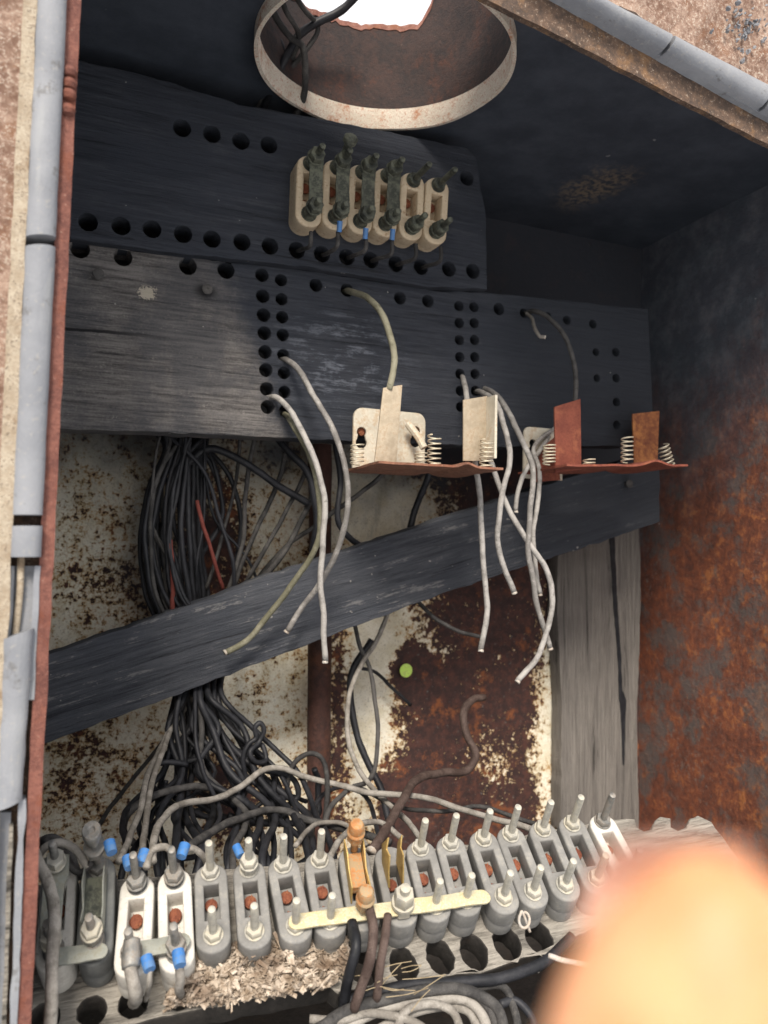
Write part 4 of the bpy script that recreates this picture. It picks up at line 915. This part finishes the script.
# left bracket
p0 = at(430, 466, .60)
b1 = empty('spring_bracket', p0, 'cream enamelled bracket with two keyholes, metal uprights and coil springs on the lower board edge', 'bracket', 'brackets on the lower board')
mp = mk('mounting_plate', sheet(rrect(352, 414, 425, 468, .640), [keyhole(361, 437, .640), keyhole(415, 436, .640)], .003, .0005, FRONT(.640)), M['enamel'], b1, smooth=True)
for x in (361, 415):
    s = join(lathe([(.0042, 0), (.0042, .0018), (.002, .0032)], 16), box(-.004, .004, -.0004, .0004, .0025, .0034))
    mk('screw', xf(s, Matrix.Translation(at(x, 431, .645)) @ Matrix.Rotation(math.pi/2, 4, 'X') @ Matrix.Rotation(.6, 4, 'Z')), M['screw'], mp, smooth=True)
zs = at(440, 466, .565).z
def shelf(pa, pb, Ya, Yb, z, bump, th=.0018, slope=0.0):
    xa = at(pa, 466, (Ya+Yb)/2).x; xb = at(pb, 466, Ya+.005).x
    def f(u, v):
        x = xa+(xb-xa)*u; zz = z+slope*(u)+sum(h*math.exp(-((u-c)/w_)**2) for c, w_, h in bump)+.0006*mnoise.noise(Vector((x*60, v*9, 2)))
        return (x, Ya+(Yb-Ya)*v+.0015*mnoise.noise(Vector((x*50, v, 5))), zz)
    return slab(0, 1, 60, 0, 1, 8, f, (0, 0, -th))
mk('shelf', shelf(360, 500, .560, .637, zs, [(.70, .06, .003)], slope=.0015), M['shelf'], b1, smooth=True)
def upright(parent, q, Y, th, mat, lean=0, name='upright'):
    vf = sheet([xz(x, y, Y) for x, y in q], [], th, .0003, FRONT(Y))
    zz = min(v.z for v in vf[0]); vf = ([Vector((v.x, v.y-(v.z-zz)*lean, v.z)) for v in vf[0]], vf[1])
    return mk(name, vf, M[mat], parent, smooth=True)
upright(b1, [(383, 388), (402, 385), (396, 464), (374, 464)], .582, .0016, 'tab')
upright(b1, [(463, 400), (487, 396), (486, 461), (463, 461)], .590, .0016, 'tab')
e = at(487, 398, .590); f_ = at(486, 460, .590)
mk('upright_fold', join(box(e.x-.001, e.x+.0012, .575, .589, f_.z, e.z)), M['enamel'], b1)
mk('wire_clamp', tube([at(408, 424, .630), at(418, 437, .622), at(424, 448, .618)], .0032, 8, k=4), M['enamel'], b1, smooth=True)
for (x, y0, h, Y, tl) in ((357, 462, .013, .600, 0), (421, 464, .012, .612, 0), (434, 460, .0205, .585, 0), (486, 460, .0185, .572, .03)):
    c_ = at(x, y0, Y); mk('spring', helix(Vector((c_.x, c_.y, zs+.0012)), .0052, h*1.25, 6.5 if h > .015 else 5, .00062, Vector((tl, 0, 1))), M['spring'], b1, smooth='all')
# right bracket
b2 = empty('spring_bracket', at(610, 468, .61), 'red rusted bracket with springs at the right end of the lower board', 'bracket', 'brackets on the lower board')
mp2 = mk('mounting_plate', sheet(rrect(523, 430, 562, 478, .640, .006), [keyhole(532, 447, .640, .85)], .003, .0005, FRONT(.640)), M['enamel'], b2, smooth=True)
mp2['label'] = 'cream rusted mounting plate with a keyhole'
zs2 = at(610, 470, .585).z
mk('shelf', shelf(541, 684, .562, .637, zs2-.001, [(.72, .08, .004)], slope=.008), M['redtab'], b2, smooth=True)
upright(b2, [(554, 407), (580, 399), (581, 470), (555, 473)], .590, .0018, 'redtab')
upright(b2, [(632, 414), (659, 411), (657, 463), (634, 463)], .625, .0018, 'orangetab')
mk('rusted_corner', sheet([xz(x, y, .630) for x, y in ((536, 462), (545, 445), (556, 436), (560, 480), (536, 482))], [], .0016, .0003, FRONT(.630)), M['redtab'], b2)
for (x, h, Y, tl, u) in ((549, .014, .580, 0, .05), (589, .005, .585, 0, .33), (627, .0195, .585, 0, .6), (667, .018, .590, -.38, .88)):
    c_ = at(x, 462, Y); base = zs2-.001+.008*u+(.003 if abs(u-.72) < .13 else 0)
    mk('spring', helix(Vector((c_.x+(.003 if tl else 0), c_.y, base+.001)), .0051, h*1.2, 6 if h > .01 else 2, .00062, Vector((tl, 0, 1))), M['spring'], b2, smooth='all')
# nails and stubs on the boards
for (x, y, lab) in ((206, 291, 'bent dark nail head in the worn, lit-painted left part of the lower board'), (98, 276, 'dark nail head near the left edge of the lower board'), (626, 484, 'small round bolt head on the dark right end of the slanted plank')):
    Y = .649 if y < 400 else .681
    o = mk('nail', xf(disp(lathe([(.0018, -.004), (.0018, .004), (.0042, .0045), (.0042, .006), (.002, .0072)], 12), .0004, 300), Matrix.Translation(at(x, y, Y)) @ Matrix.Rotation(math.pi/2, 4, 'X')), M['w_dgrey'], None, smooth=True)
    tag(o, lab, 'nail')

# ================================================================== the fingertip close to the lens
def finger():
    tip = ray(712, 856); c0 = tip*(.050)                     # near the tip
    ax = (ray(700, 1500)*.052-ray(712, 856)*.050).normalized()
    side = ax.cross(Fw).normalized(); fw = side.cross(ax).normalized()
    prof = [(0, .0005), (.0006, .0022), (.0016, .0037), (.0035, .0055), (.0065, .0076), (.010, .0093), (.015, .0104), (.021, .0108), (.025, .0106), (.030, .0107), (.037, .0104), (.044, .0108), (.050, .0106), (.060, .0108)]
    vs, fs = [], []; n = 40; P_ = cr([Vector((a, b, 0)) for a, b in prof], 4)
    for i, q in enumerate(P_):
        cen = c0+ax*q.x+fw*(.0035*(q.x/.05)**2)
        for j in range(n):
            a = 2*math.pi*j/n; rx = q.y; ry = q.y*.86
            cre = 1-.03*math.exp(-((q.x-.025)/.0012)**2)-.02*math.exp(-((q.x-.0275)/.0009)**2)
            vs.append(cen+side*rx*math.cos(a)*cre+fw*ry*math.sin(a)*cre)
    for i in range(len(P_)-1):
        for j in range(n):
            a = i*n+j; b = i*n+(j+1) % n; fs.append([a, b, b+n, a+n])
    fs.append(list(range(n))[::-1]); fs.append(list(range((len(P_)-1)*n, len(P_)*n)))
    return (vs, fs), c0, ax, side, fw
vf, c0, ax, side, fw = finger()
o = mk('person', vf, M['skin'], None, smooth='all')
tag(o, 'blurred orange fingertip of the photographer covering the lower right corner', 'person')
nl = grid(-1, 1, 12, 0, 1, 12, lambda u, v: c0+ax*(.0015+.011*v)+side*(.0062*u*(1-.25*(1-v)**3))+fw*((.0086*math.sqrt(max(0, 1-(.62*u)**2))*min(1, (.0015+.011*v+.0015)/.008)**.5)+.0006))
M['nail'] = m_metal('fingernail', (.80, .55, .45), (.84, .6, .5), .35, 0)
mk('fingernail', nl, M['nail'], o, smooth='all')
